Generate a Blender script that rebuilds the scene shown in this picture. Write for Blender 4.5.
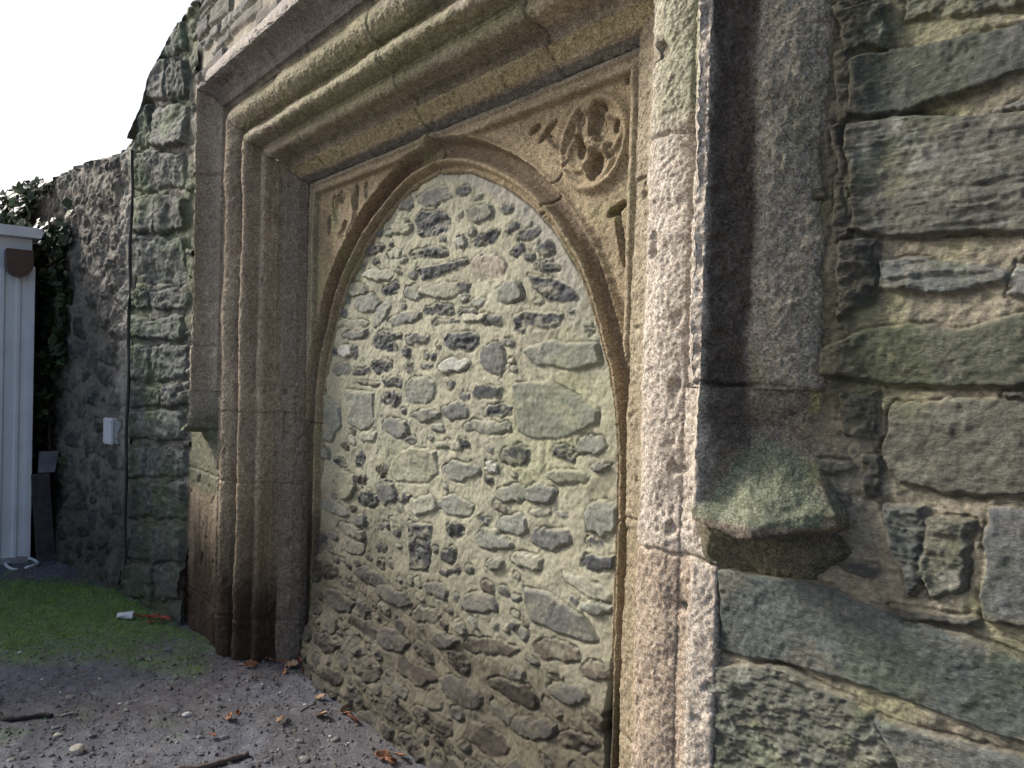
import bpy, bmesh, math, random
import numpy as np
from mathutils import Vector

for o in list(bpy.data.objects): bpy.data.objects.remove(o)
S = bpy.context.scene
COL = S.collection
rng = np.random.default_rng(7)
random.seed(7)

# ------------------------------------------------------------------ camera
F, CX, CY, D, H = 760.0, 512.0, 384.0, 1.35, 1.49
yaw = np.array([-.774, .633, 0]); yaw /= np.linalg.norm(yaw)
pit = math.atan(10/F); roll = .026
FW = np.array([yaw[0]*math.cos(pit), yaw[1]*math.cos(pit), -math.sin(pit)])
r0 = np.cross(FW, [0, 0, 1]); r0 /= np.linalg.norm(r0); u0 = np.cross(r0, FW)
RT = math.cos(roll)*r0 + math.sin(roll)*u0
UP = math.cos(roll)*u0 - math.sin(roll)*r0
CP = np.array([0, -D, H])
def ray(px, py): return FW + RT*(px-CX)/F - UP*(py-CY)/F
def at(px, py, y=0.): d = ray(px, py); return CP + d*((y-CP[1])/d[1])
def atz(px, py, z=0.): d = ray(px, py); return CP + d*((z-CP[2])/d[2])
def atx(px, py, x): d = ray(px, py); return CP + d*((x-CP[0])/d[0])
cam = bpy.data.cameras.new('camera'); camo = bpy.data.objects.new('camera', cam); COL.objects.link(camo)
from mathutils import Matrix
M = Matrix(((RT[0], UP[0], -FW[0], CP[0]), (RT[1], UP[1], -FW[1], CP[1]), (RT[2], UP[2], -FW[2], CP[2]), (0, 0, 0, 1)))
camo.matrix_world = M
cam.sensor_width = 36; cam.lens = F/1024*36; cam.clip_start = .02; cam.clip_end = 500
S.camera = camo

# ------------------------------------------------------------------ light
SUN_DIR = Vector((-.80, -.42, .62)).normalized()
elev = math.asin(SUN_DIR.z); az = math.atan2(SUN_DIR.x, SUN_DIR.y)
W = bpy.data.worlds.new('World'); S.world = W; W.use_nodes = True
nt = W.node_tree; bg = nt.nodes['Background']
sky = nt.nodes.new('ShaderNodeTexSky'); sky.sky_type = 'NISHITA'; sky.sun_disc = False
sky.sun_elevation = elev; sky.sun_rotation = az
sky.dust_density = 4; sky.air_density = 1.0; sky.ozone_density = 1.0
nt.links.new(sky.outputs[0], bg.inputs[0]); bg.inputs[1].default_value = .11
sun = bpy.data.lights.new('sun', 'SUN'); sun.energy = 2.5; sun.angle = math.radians(12); sun.color = (1, .965, .90)
suno = bpy.data.objects.new('sun', sun); COL.objects.link(suno)
suno.rotation_euler = SUN_DIR.to_track_quat('Z', 'Y').to_euler()
S.view_settings.view_transform = 'Standard'; S.view_settings.look = 'None'
S.view_settings.exposure = 0.85; S.view_settings.gamma = 1.0

# ------------------------------------------------------------------ numpy noise
def _h(ix, iy, iz, seed):
    n = (ix.astype(np.int64)*374761393 + iy.astype(np.int64)*668265263 + iz.astype(np.int64)*2147483647 + seed*1442695041) & 0xffffffff
    n = ((n ^ (n >> 13))*1274126177) & 0xffffffff
    n = ((n ^ (n >> 16))*2246822519) & 0xffffffff
    return ((n ^ (n >> 15)) & 0xffffff)/float(0xffffff)
def vn(x, y, z, seed=0):
    x, y, z = np.broadcast_arrays(np.asarray(x, float), np.asarray(y, float), np.asarray(z, float))
    ix, iy, iz = np.floor(x), np.floor(y), np.floor(z)
    fx, fy, fz = x-ix, y-iy, z-iz
    fx, fy, fz = [f*f*(3-2*f) for f in (fx, fy, fz)]
    r = 0
    for a in (0, 1):
        wa = fx if a else 1-fx
        for b in (0, 1):
            wb = fy if b else 1-fy
            for c in (0, 1):
                wc = fz if c else 1-fz
                r = r + wa*wb*wc*_h(ix+a, iy+b, iz+c, seed)
    return r*2-1
def fbm(x, y, z, oct=4, seed=0, g=.5):
    r = 0; A = 1; T = 0; f = 1.
    for i in range(oct):
        r = r + A*vn(np.asarray(x)*f+17.3*i, np.asarray(y)*f, np.asarray(z)*f, seed+i); T += A; A *= g; f *= 2.03
    return r/T
def sst(a, b, x):
    t = np.clip((x-a)/(b-a), 0, 1); return t*t*(3-2*t)
def mixc(c, d, t): return c*(1-t[..., None]) + np.asarray(d)*t[..., None]

# ------------------------------------------------------------------ object helpers
def put(ob, parent=None, loc=None):
    COL.objects.link(ob)
    if parent is not None:
        ob.parent = parent
    return ob
def empty(name, loc, label, cat, group=None, rz=0):
    o = bpy.data.objects.new(name, None); COL.objects.link(o)
    o.location = loc; o.rotation_euler = (0, 0, rz); o.empty_display_size = .2
    tag(o, label, cat, group); return o
def tag(o, label=None, cat=None, group=None, kind=None):
    if label: o['label'] = label
    if cat: o['category'] = cat
    if group: o['group'] = group
    if kind: o['kind'] = kind
    return o
def grid_mesh(name, P, mat, parent=None, col=None, flip=False, keep=None, smooth=True, off=(0, 0, 0)):
    """P: (n,m,3) array of points -> one grid mesh"""
    n, m = P.shape[:2]
    V = (P-np.asarray(off)).reshape(-1, 3)
    i = np.arange(n*m).reshape(n, m)
    q = np.stack([i[:-1, :-1], i[1:, :-1], i[1:, 1:], i[:-1, 1:]], -1)
    if flip: q = q[..., ::-1]
    if keep is not None:
        k = keep[:-1, :-1] & keep[1:, :-1] & keep[1:, 1:] & keep[:-1, 1:]
        q = q[k]
        used = np.zeros(n*m, bool); used[q.reshape(-1)] = True
        idx = np.cumsum(used)-1
        V = V[used]; q = idx[q]
        if col is not None: col = col.reshape(-1, 3)[used]
    q = q.reshape(-1, 4)
    me = bpy.data.meshes.new(name)
    me.vertices.add(len(V)); me.vertices.foreach_set('co', V.astype(np.float32).reshape(-1))
    me.loops.add(q.size); me.loops.foreach_set('vertex_index', q.astype(np.int32).reshape(-1))
    me.polygons.add(len(q)); me.polygons.foreach_set('loop_start', (np.arange(len(q))*4).astype(np.int32))
    me.polygons.foreach_set('loop_total', np.full(len(q), 4, np.int32))
    me.polygons.foreach_set('use_smooth', np.full(len(q), smooth))
    if col is not None:
        ca = me.color_attributes.new('Col', 'FLOAT_COLOR', 'POINT')
        c = np.ones((len(V), 4), np.float32); c[:, :3] = np.clip(col.reshape(-1, 3), 0, 1)
        ca.data.foreach_set('color', c.reshape(-1))
    me.update(calc_edges=True); me.validate()
    me.materials.append(mat)
    o = bpy.data.objects.new(name, me); put(o, parent); return o
def bm_obj(name, bm, mat, parent=None, smooth=False):
    me = bpy.data.meshes.new(name); bmesh.ops.recalc_face_normals(bm, faces=bm.faces[:])
    bm.to_mesh(me); bm.free()
    for p in me.polygons: p.use_smooth = smooth
    if mat: me.materials.append(mat)
    o = bpy.data.objects.new(name, me); put(o, parent); return o
def box(bm, x0, x1, y0, y1, z0, z1, bev=0):
    b2 = bmesh.new(); bmesh.ops.create_cube(b2, size=1)
    for v in b2.verts: v.co = Vector(((x0+x1)/2+v.co.x*(x1-x0), (y0+y1)/2+v.co.y*(y1-y0), (z0+z1)/2+v.co.z*(z1-z0)))
    if bev: bmesh.ops.bevel(b2, geom=b2.edges[:], offset=bev, segments=2, affect='EDGES')
    t = bpy.data.meshes.new('t'); b2.to_mesh(t); b2.free(); bm.from_mesh(t); bpy.data.meshes.remove(t)
def tube(bm, pts, r, n=8, caps=True):
    pts = [Vector(p) for p in pts]; rings = []
    rr = r if hasattr(r, '__len__') else [r]*len(pts)
    for i, p in enumerate(pts):
        t = (pts[min(i+1, len(pts)-1)]-pts[max(i-1, 0)]).normalized()
        a = t.cross(Vector((0, 0, 1)));  a = a.normalized() if a.length > .01 else Vector((1, 0, 0))
        b = t.cross(a)
        rings.append([bm.verts.new(p+(a*math.cos(k/n*6.2832)+b*math.sin(k/n*6.2832))*rr[i]) for k in range(n)])
    for A, B in zip(rings, rings[1:]):
        for k in range(n): bm.faces.new((A[k], A[(k+1) % n], B[(k+1) % n], B[k]))
    if caps: bm.faces.new(rings[0]); bm.faces.new(rings[-1][::-1])

# ------------------------------------------------------------------ materials
def mat(name, rough=.9, spec=.25):
    m = bpy.data.materials.new(name); m.use_nodes = True
    n = m.node_tree.nodes; p = n['Principled BSDF']; p.inputs['Roughness'].default_value = rough
    p.inputs['Specular IOR Level'].default_value = spec
    return m, n, m.node_tree.links, p
def N(n, t, **k):
    x = n.new(t)
    for a, b in k.items():
        if a in x.inputs: x.inputs[a].default_value = b
        else: setattr(x, a, b)
    return x
def masonry_mat(name, s1=90, s2=420, amt=.42, bump=.5, dist=.004, spec=.3, speck=0, lam=0, rough=.82):
    m, n, l, p = mat(name, rough, spec)
    tc = N(n, 'ShaderNodeTexCoord')
    ca = N(n, 'ShaderNodeVertexColor', layer_name='Col')
    n1 = N(n, 'ShaderNodeTexNoise', Scale=s1, Detail=8.0, Roughness=.7); l.new(tc.outputs['Object'], n1.inputs['Vector'])
    n2 = N(n, 'ShaderNodeTexNoise', Scale=s2, Detail=3.0); l.new(tc.outputs['Object'], n2.inputs['Vector'])
    mr = N(n, 'ShaderNodeMapRange'); mr.inputs[1].default_value = .3; mr.inputs[2].default_value = .7
    mr.inputs[3].default_value = 1-amt; mr.inputs[4].default_value = 1+amt
    l.new(n1.outputs[0], mr.inputs[0])
    mr2 = N(n, 'ShaderNodeMapRange'); mr2.inputs[1].default_value = .3; mr2.inputs[2].default_value = .7
    mr2.inputs[3].default_value = 1-amt*.7; mr2.inputs[4].default_value = 1+amt*.7
    l.new(n2.outputs[0], mr2.inputs[0])
    mm = N(n, 'ShaderNodeMath', operation='MULTIPLY'); l.new(mr.outputs[0], mm.inputs[0]); l.new(mr2.outputs[0], mm.inputs[1])
    vm = N(n, 'ShaderNodeVectorMath', operation='SCALE'); l.new(ca.outputs[0], vm.inputs[0]); l.new(mm.outputs[0], vm.inputs['Scale'])
    last = vm.outputs[0]
    hsum = N(n, 'ShaderNodeMath', operation='ADD'); l.new(n1.outputs[0], hsum.inputs[0])
    h2 = N(n, 'ShaderNodeMath', operation='MULTIPLY'); h2.inputs[1].default_value = .5; l.new(n2.outputs[0], h2.inputs[0]); l.new(h2.outputs[0], hsum.inputs[1])
    hout = hsum.outputs[0]
    if lam:                              # thin bedding layers of the schist and dark pits
        mp = N(n, 'ShaderNodeMapping'); mp.inputs['Scale'].default_value = (.38, .6, 1); mp.inputs['Rotation'].default_value = (0, .06, 0); l.new(tc.outputs['Object'], mp.inputs[0])
        n3 = N(n, 'ShaderNodeTexNoise', Scale=lam, Detail=7.0, Roughness=.72, Distortion=.6); l.new(mp.outputs[0], n3.inputs['Vector'])
        m3 = N(n, 'ShaderNodeMapRange'); m3.inputs[1].default_value = .34; m3.inputs[2].default_value = .66; m3.inputs[3].default_value = .62; m3.inputs[4].default_value = 1.36; l.new(n3.outputs[0], m3.inputs[0])
        v3 = N(n, 'ShaderNodeVectorMath', operation='SCALE'); l.new(last, v3.inputs[0]); l.new(m3.outputs[0], v3.inputs['Scale']); last = v3.outputs[0]
        a3 = N(n, 'ShaderNodeMath', operation='MULTIPLY_ADD'); a3.inputs[1].default_value = 1.6; l.new(n3.outputs[0], a3.inputs[0]); l.new(hout, a3.inputs[2]); hout = a3.outputs[0]
    if speck:
        v = N(n, 'ShaderNodeTexVoronoi', Scale=speck); l.new(tc.outputs['Object'], v.inputs['Vector'])
        bw = N(n, 'ShaderNodeRGBToBW'); l.new(v.outputs['Color'], bw.inputs[0])
        cr = N(n, 'ShaderNodeValToRGB'); e = cr.color_ramp.elements
        e[0].position = .20; e[0].color = (.62, .54, .46, 1); e[1].position = .84; e[1].color = (1.38, 1.38, 1.36, 1)
        x = e.new(.40); x.color = (.86, .83, .80, 1); x = e.new(.62); x.color = (1.08, 1.03, .96, 1)
        l.new(bw.outputs[0], cr.inputs[0])
        mu = N(n, 'ShaderNodeMix', data_type='RGBA', blend_type='MULTIPLY'); mu.inputs[0].default_value = 1
        l.new(last, mu.inputs[6]); l.new(cr.outputs[0], mu.inputs[7]); last = mu.outputs[2]
        h3 = N(n, 'ShaderNodeMath', operation='ADD'); l.new(bw.outputs[0], h3.inputs[0]); l.new(hout, h3.inputs[1]); hout = h3.outputs[0]
    l.new(last, p.inputs['Base Color'])
    b = N(n, 'ShaderNodeBump', Strength=bump, Distance=dist); l.new(hout, b.inputs['Height']); l.new(b.outputs[0], p.inputs['Normal'])
    return m
def plain_mat(name, c, rough=.6, metal=0, ns=30, amt=.25, bump=.1, spec=.4):
    m, n, l, p = mat(name, rough, spec); p.inputs['Metallic'].default_value = metal
    tc = N(n, 'ShaderNodeTexCoord'); n1 = N(n, 'ShaderNodeTexNoise', Scale=ns, Detail=6.0); l.new(tc.outputs['Object'], n1.inputs['Vector'])
    mr = N(n, 'ShaderNodeMapRange'); mr.inputs[1].default_value = .3; mr.inputs[2].default_value = .7; mr.inputs[3].default_value = 1-amt; mr.inputs[4].default_value = 1+amt
    l.new(n1.outputs[0], mr.inputs[0])
    vm = N(n, 'ShaderNodeVectorMath', operation='SCALE'); vm.inputs[0].default_value = c; l.new(mr.outputs[0], vm.inputs['Scale'])
    l.new(vm.outputs[0], p.inputs['Base Color'])
    b = N(n, 'ShaderNodeBump', Strength=bump, Distance=.003); l.new(n1.outputs[0], b.inputs['Height']); l.new(b.outputs[0], p.inputs['Normal'])
    return m
M_rub = masonry_mat('rubble_and_mortar', 70, 380, .30, .55, .004)
M_wall = masonry_mat('schist_and_mortar', 90, 600, .34, .85, .004, lam=150)
M_far = masonry_mat('far_rubble', 30, 160, .4, .6, .01)
M_gran = masonry_mat('weathered_granite', 45, 300, .34, .85, .0035, .35, speck=260)

# ------------------------------------------------------------------ stone fields
def field(xs, zs, seed, mortar_col, mortar_amp=.006, mortar_scale=14, smear=.3):
    X, Z = np.meshgrid(xs, zs, indexing='ij')
    Hh = mortar_amp*fbm(X*mortar_scale, seed, Z*mortar_scale, 5, seed, .6)
    C = np.ones(X.shape+(3,))*np.asarray(mortar_col)
    C = C*(1+.22*fbm(X*5, seed+3, Z*5, 4, seed+5))[..., None]
    return dict(X=X, Z=Z, H=Hh, C=C, xs=xs, zs=zs, occ=np.zeros(X.shape, bool), seed=seed, H0=Hh.copy(), C0=np.asarray(mortar_col)*.9, smear=smear)
WOB = {}
def stamp(f, poly, h=.012, r=.012, col=(.15, .15, .14), kind='smooth', wob=.006, groove=.004, tilt=(0, 0), gap=.006, seed=None, edge=None, test=False, slope=0.):
    """raise one stone of polygon outline poly [(x,z)] from the wall face"""
    poly = np.asarray(poly, float); xs, zs = f['xs'], f['zs']
    pad = .03
    i0, i1 = np.searchsorted(xs, [poly[:, 0].min()-pad, poly[:, 0].max()+pad]); j0, j1 = np.searchsorted(zs, [poly[:, 1].min()-pad, poly[:, 1].max()+pad])
    if i1-i0 < 3 or j1-j0 < 3: return False
    X = f['X'][i0:i1, j0:j1]; Z = f['Z'][i0:i1, j0:j1]
    seed = seed if seed is not None else int(rng.integers(1e6))
    sz = max(np.ptp(poly[:, 0]), np.ptp(poly[:, 1]), .03)
    fs = 1.6/max(sz*.35, .02)
    Xw = X + wob*fbm(X*fs, 0, Z*fs, 4, seed, .6); Zw = Z + wob*fbm(X*fs, 9, Z*fs, 4, seed+7, .6)
    # signed distance to polygon
    n = len(poly); dist = np.full(X.shape, 1e9); inside = np.zeros(X.shape, bool)
    for k in range(n):
        a = poly[k]; b = poly[(k+1) % n]; e = b-a; L = max(e@e, 1e-12)
        t = np.clip(((Xw-a[0])*e[0]+(Zw-a[1])*e[1])/L, 0, 1)
        dist = np.minimum(dist, np.hypot(Xw-a[0]-t*e[0], Zw-a[1]-t*e[1]))
        c = ((a[1] > Zw) != (b[1] > Zw)) & (Xw < e[0]*(Zw-a[1])/(e[1] if abs(e[1]) > 1e-9 else 1e-9)+a[0])
        inside ^= c
    sd = np.where(inside, dist, -dist)
    occ = f['occ'][i0:i1, j0:j1]
    if test and (occ & (sd > -gap)).any(): return False
    cx, cz = poly.mean(0)
    rr = min(r*.62, sz*.3); h = h*f.get('hk', .8); groove = groove*f.get('gk', 1.)
    prof = np.where(sd > 0, np.minimum(sd/rr, 1), 0); prof = np.sqrt(np.clip(1-(1-prof)**2, 0, 1))
    ca, sa = math.cos(slope), math.sin(slope)
    U = (X-cx)*ca+(Z-cz)*sa; V = -(X-cx)*sa+(Z-cz)*ca
    if kind == 'schist':
        rg = 1-np.abs(fbm(U*5, seed % 97, V*55, 4, seed+11, .6)); det = .010*(rg-.75)+.010*fbm(U*9, 3, V*22, 4, seed+13, .6)
    elif kind == 'rough':
        rg = 1-np.abs(fbm(U*14, seed % 97, V*30, 4, seed+11, .65)); det = .016*(rg-.8)+.012*fbm(U*20, 3, V*30, 4, seed+13, .6)
    else:
        det = .005*fbm(U*9, 3, V*20, 5, seed+13, .6) + .0015*(1-np.abs(fbm(U*12, 1, V*60, 3, seed+4)))
    base = f['H0'][i0:i1, j0:j1]
    hs = base*.3 + h*prof + det*sst(0, rr, sd)*min(1, sz/.12) + tilt[0]*(X-cx)+tilt[1]*(Z-cz)
    # slope of the stone into its joint
    w = sst(-.002, .003, sd)
    Hn = f['H'][i0:i1, j0:j1]*(1-w)+hs*w
    gm = np.exp(-((sd+.0035)/.0035)**2)*np.clip(.55+1.1*fbm(X*16, 5, Z*16, 2, seed+3), 0, 1)
    Hn = Hn-groove*gm
    f['H'][i0:i1, j0:j1] = Hn
    col = np.asarray(col, float)
    var = 1+.32*fbm(U*fs*.8, 2, V*fs*2.2, 5, seed+21, .62)
    c = col*var[..., None]
    lich = sst(.18, .42, fbm(X*18, 6, Z*18, 4, seed+31, .6))
    if kind == 'schist' or kind == 'rough':
        c = mixc(c, np.array([.30, .31, .27]), lich*.45)
    else:
        c = mixc(c, col*1.5+.02, lich*.35)
    wc = sst(-.001, .004, sd)
    smear = sst(.12, .5, fbm(X*13, 8, Z*26, 5, seed+41, .65)+.12)*f.get('smear', .3)
    c = mixc(c, f['C0'], smear)
    f['C'][i0:i1, j0:j1] = mixc(f['C'][i0:i1, j0:j1]*(1-.5*gm[..., None]*(groove > .003)), 0*c+c, wc)
    occ |= sd > 0
    return True
def ell(cx, cz, hw, hh, rot=0, n=9, jit=.16):
    a0 = random.random()*6.28; pts = []
    for k in range(n):
        a = a0+k/n*6.2832
        c, s = math.cos(a), math.sin(a)
        q = (abs(c)**3+abs(s)**3)**(-1/3)*(1+random.uniform(-jit, jit))
        x, z = hw*q*c, hh*q*s
        pts.append((cx+x*math.cos(rot)-z*math.sin(rot), cz+x*math.sin(rot)+z*math.cos(rot)))
    return pts
def fill(f, x0, x1, z0, z1, tries, size, asp, cols, slope=lambda x, z: 0, **k):
    got = 0
    for _ in range(tries):
        s = random.uniform(*size); a = random.uniform(*asp); x = random.uniform(x0, x1); z = random.uniform(z0, z1)
        hw, hh = s*math.sqrt(a)/2, s/math.sqrt(a)/2
        sl = slope(x, z)+random.gauss(0, .12)
        i = min(np.searchsorted(f['xs'], x), len(f['xs'])-1); j = min(np.searchsorted(f['zs'], z), len(f['zs'])-1)
        if f['occ'][i, j]: continue
        kk = dict(k); c = np.asarray(random.choice(cols))*random.uniform(.8, 1.25)
        kk['h'] = k.get('h', .01)*random.uniform(.3, 1.5); kk['tilt'] = (random.gauss(0, .05), random.gauss(0, .08))
        kk['kind'] = random.choice(k.get('kinds', ['smooth', 'rough'])); kk.pop('kinds', None)
        if stamp(f, ell(x, z, hw, hh, sl), col=c, test=True, slope=sl, **kk): got += 1
    return got
def courses(f, x0, x1, z0, z1, hr, wr, cols, drift=.0, keep=1.0, **k):
    z = z0
    while z < z1:
        h = random.uniform(*hr); x = x0+random.uniform(-.2, 0)
        while x < x1:
            w = random.uniform(*wr); w = max(w, h*1.1)
            g = .008
            zc = drift*math.sin(x*2+z)
            if random.random() < .22:
                hh = [(0, .5), (.5, 1)]
            else: hh = [(0, 1)]
            for a, b in hh:
                jx = lambda s=.012: random.uniform(-s, s)
                za, zb = z+h*a+g+zc, z+h*b-g+zc
                if random.random() > keep: continue
                p = [(x+g+jx(), za+jx(.012)), (x+w*.5, za+jx(.01)), (x+w-g+jx(), za+jx(.012)), (x+w-g+jx(), (za+zb)/2), (x+w-g+jx(), zb+jx(.012)), (x+w*.5, zb+jx(.01)), (x+g+jx(), zb+jx(.012)), (x+g+jx(), (za+zb)/2)]
                kk = dict(k); kk['h'] = k.get('h', .02)*random.uniform(.5, 1.4); kk['tilt'] = (random.gauss(0, .03), random.gauss(0, .06)); kk['kind'] = random.choice(k.get('kinds', ['schist', 'rough', 'smooth'])); kk.pop('kinds', None)
                c = np.asarray(random.choice(cols))*random.uniform(.8, 1.2)
                stamp(f, p, col=c, test=True, **kk)
            x += w
        z += h
def ax(segs):
    """non-uniform axis from [(start, end, step)...]"""
    out = []
    for a, b, s in segs:
        n = max(2, int(round((b-a)/s))); out.append(np.linspace(a, b, n, endpoint=False))
    out.append(np.array([segs[-1][1]])); return np.concatenate(out)
def wall_points(f, y0, top=None, thick=.5):
    """front heightfield, then the top and the back of the wall"""
    X, Z, Hh = f['X'], f['Z'].copy(), f['H']
    if top is not None: Z = np.minimum(Z, top(f['xs'])[:, None])
    P = np.stack([X, y0-Hh, Z], -1)
    zt = Z[:, -1]
    rows = []
    for yy, zz in ((.04, .02), (thick*.5, .05), (thick-.02, .02), (thick, -.03)):
        rows.append(np.stack([f['xs'], np.full(len(zt), y0+yy), zt+zz], -1))
    rows.append(np.stack([f['xs'], np.full(len(zt), y0+thick), np.zeros(len(zt))-.2], -1))
    P = np.concatenate([P, np.stack(rows, 1)], 1)
    C = np.concatenate([f['C'], np.repeat(f['C'][:, -1:], 5, 1)], 1)
    return P, C
# ------------------------------------------------------------------ the rubble that blocks the arch
YI = .325
KC = dict(d=(.065, .068, .070), g=(.14, .142, .13), b=(.205, .212, .178), p=(.30, .29, .225), w=(.42, .41, .36), k=(.33, .29, .235), n=(.085, .07, .055), y=(.31, .30, .215))
ELL = """435.5 196 19 9 15 g;433.6 223 18 12.5 10 d;481 214 14.5 8.5 20 g;375.5 230 7.5 6.5 0 d;401.5 227 9 7 0 y;406 203 8 8 20 g;427.7 252.6 21 5 6 d
370 250 13 4.5 8 d;375.7 262 4 3 0 d;361 266.6 4.5 3 0 d;460.5 242 5 6 0 w;393.7 253.7 7.5 5.5 0 p;355 289 10.5 6.5 -10 g;366.8 303 12 9 15 b;381 312 15 5.5 62 b
389 289 9 5.5 25 d;412.5 292.4 9.5 8 0 b;440.6 291 19 8 0 p;462.9 286.6 4.5 4.5 0 d;462.5 298 5 4 0 w;439.5 310 14.5 6 8 d;403 318 16 6.5 12 g;343 313 5 5 0 d
350 324 17.5 4 0 p;355 334.6 13 5 10 g;384.5 342 12 10 0 d;344.5 299.5 4 5 0 g;467.5 312 10 4 5 g;445 322 14 2.5 5 d;379 275 14 6 0 p;508 209.7 7.5 5 5 d
515.8 226 9 4.5 40 d;532 234 12 6 35 d;487 238.5 15 6 25 d;546.7 248 8.5 7.5 0 d;519.8 251.4 8 4 55 d;548 266.6 14 5 -5 d;510 292.4 14 10 20 b;591 330 5 3 0 d
572.5 313.5 4 2.5 0 d;494 320.5 10 4.5 0 g;474 317 13 5 5 p;488 265.5 17 12 0 k;461.7 341.7 17 10 5 d;417 339.4 11 6 0 g;347 351 8 6.5 0 w;355.8 352 2.2 7 0 d
333 352 5 3.5 0 d;382 366 9.5 8 0 d;361.5 371.7 9 3.5 0 d;343 368.7 9.5 6 0 b;411 367.5 3.5 6 0 d;426.6 366 6 3.5 0 d;454.7 365 16 7 8 w;393.7 382 9.5 5 0 d
369 384 12 2.5 -6 n;420.7 391 17 14 0 b;391.4 398.5 10 6.5 0 d;458 411 13 8.5 5 g;487 391.4 17 6.5 0 d;426.6 415.5 15 5 0 g;397 428 14 9 0 g;370 436.6 9 6.5 0 p
487 427 24 7 -3 b;464 443.7 5 5 0 d;450 445 14 5 0 p;360.5 459 6 8.5 0 d;325 454 5 6.5 0 g;340 463 7 4 -30 d;383 469.5 5.5 7.5 0 n;415 465 24 17 0 y;461.7 470.6 17 9.5 0 b
345.7 486 10 15 0 p;363 480 5 6 0 n;386.7 491.7 9 12 0 g;368 499 9.5 8 0 d;403 497.6 6.5 5.5 0 d;330.5 506 19 6 -18 b;494.7 359 14 16 0 g;498.7 409.7 14 6.5 5 d
516 456.5 14 10 0 d;564 454 13 7.5 -20 d;491.6 467 6 6 0 w;591 445 15 9 0 b;568 476.5 21 7 0 p;600.6 467 10 4 0 g;541 494 16 9 0 g;511.6 494 17 9 15 b;361 521 6 6.5 0 g
351.5 530 14 6 -25 p;381 547 5 6 0 d;422 506 14 9 0 p;454.7 506 18 10 -15 b;449 556 7 7 0 d;450 571.5 10.5 4 0 d;454.7 528 9 6.5 0 d;377 578.5 20 6 -28 g;398.5 596 18 7 -35 g
356 548 10 6 -20 p;320 543 9 11 0 d;512.7 524.5 15 10 0 b;553.7 538.6 22 10 0 g;605 517.5 20 16 0 b;600.6 562 18 8 0 d;594.8 543 9 6 -20 d;493 541 20 9 -20 b;527 561 17 7 -15 p
495 564 9 5 0 g;483.4 602 16 10 0 g;586.6 585.5 25 7 -25 p;598 608 17 5.5 -15 b;495 646 27 8 -12 n;558 651 21 9 -15 n;483 520 7 4 0 d;539.7 514 9 5 0 p
345 600 16 7 -30 g;370 625 18 7 -30 n;400 640 17 8 -25 g;430 615 14 8 -10 p;450 640 13 8 -20 g;440 590 14 6 -25 g;330 570 12 8 -20 n;340 640 14 7 -35 n;425 670 22 8 -30 n;470 690 24 9 -30 g
520 690 26 9 -25 n;575 690 22 9 -15 g;600 670 13 8 -10 n;380 665 18 7 -38 n;540 725 22 9 -22 g;585 740 20 9 -10 n;500 735 24 9 -30 n;450 715 24 8 -35 n;412 705 18 7 -40 n;353 672 10 6 -38 n"""
POL = [("415 268 421 281 434 279 450 272 468 262 466 258 440 265 420 267", 'd'), ("530 275 558 279.5 572 286.5 579.5 298 570 303 547 300.6 537 291", 'd'),
 ("513 315 530 311 545 313 563 314 560 324 548 328 528 326 524 334 515 330", 'd'), ("347 388.6 375 392 376 424 363 431 350 424", 'b'), ("312 400 321 391 340 407 341.7 426 330.5 442.5 312 435.5", 'b'),
 ("523 350 547 342 598 344 600 365 572 370 537 366", 'b'), ("514 384 549 381.6 577 395.6 598 412 597 424 577 434 558 439 530 439 517.5 431", 'b'),
 ("406.5 522 431 525.5 429 571 410 570", 'd'), ("523 588 549 592.5 582 616 600 641.7 586.6 643 554 630 532.7 620.6", 'g'), ("311 560 322 556 330 566 325 580 312 585", 'g')]
fi = field(ax([(-3.56, -1.42, .0042)]), ax([(-.12, 2.34, .0042)]), 11, (.345, .33, .24), .011, 11, .6); fi.update(hk=.55, gk=.75)
for s, k in POL:
    v = list(map(float, s.split())); P = [at(v[i], v[i+1], YI) for i in range(0, len(v), 2)]
    stamp(fi, [(p[0], p[2]) for p in P], h=.016 if k != 'd' else .008, r=.014, col=KC[k], kind='rough' if k == 'd' else 'smooth', wob=.010, groove=.009, tilt=(0, .05))
for row in ELL.replace('\n', ';').split(';'):
    cx, cy, hw, hh, ro, k = row.split(); cx, cy, hw, hh, ro = map(float, (cx, cy, hw, hh, ro))
    pp = ell(0, 0, hw, hh, math.radians(ro), 10, .15)
    P = [at(cx+x, cy-z, YI) for x, z in pp]
    dk = k in 'dn'
    stamp(fi, [(p[0], p[2]) for p in P], h=(random.uniform(-.004, .016) if dk else random.uniform(.004, .022)), r=.012, col=np.array(KC[k])*random.uniform(.85, 1.2), kind='rough' if dk and random.random() < .6 else 'smooth', wob=.018, groove=.011, tilt=(random.gauss(0, .04), random.gauss(.03, .07)))
INF_C = [KC['d'], KC['g'], KC['b'], KC['g'], KC['n'], KC['p']]
arch_pts = np.array([(0, 2.27), (.2, 2.235), (.4, 2.15), (.55, 2.06), (.69, 1.94), (.81, 1.79), (.89, 1.62), (.955, 1.43), (.98, 1.2)])
def inx(x, z): return abs(x+2.53) < np.interp(z, arch_pts[::-1, 1], arch_pts[::-1, 0])-.09
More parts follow.
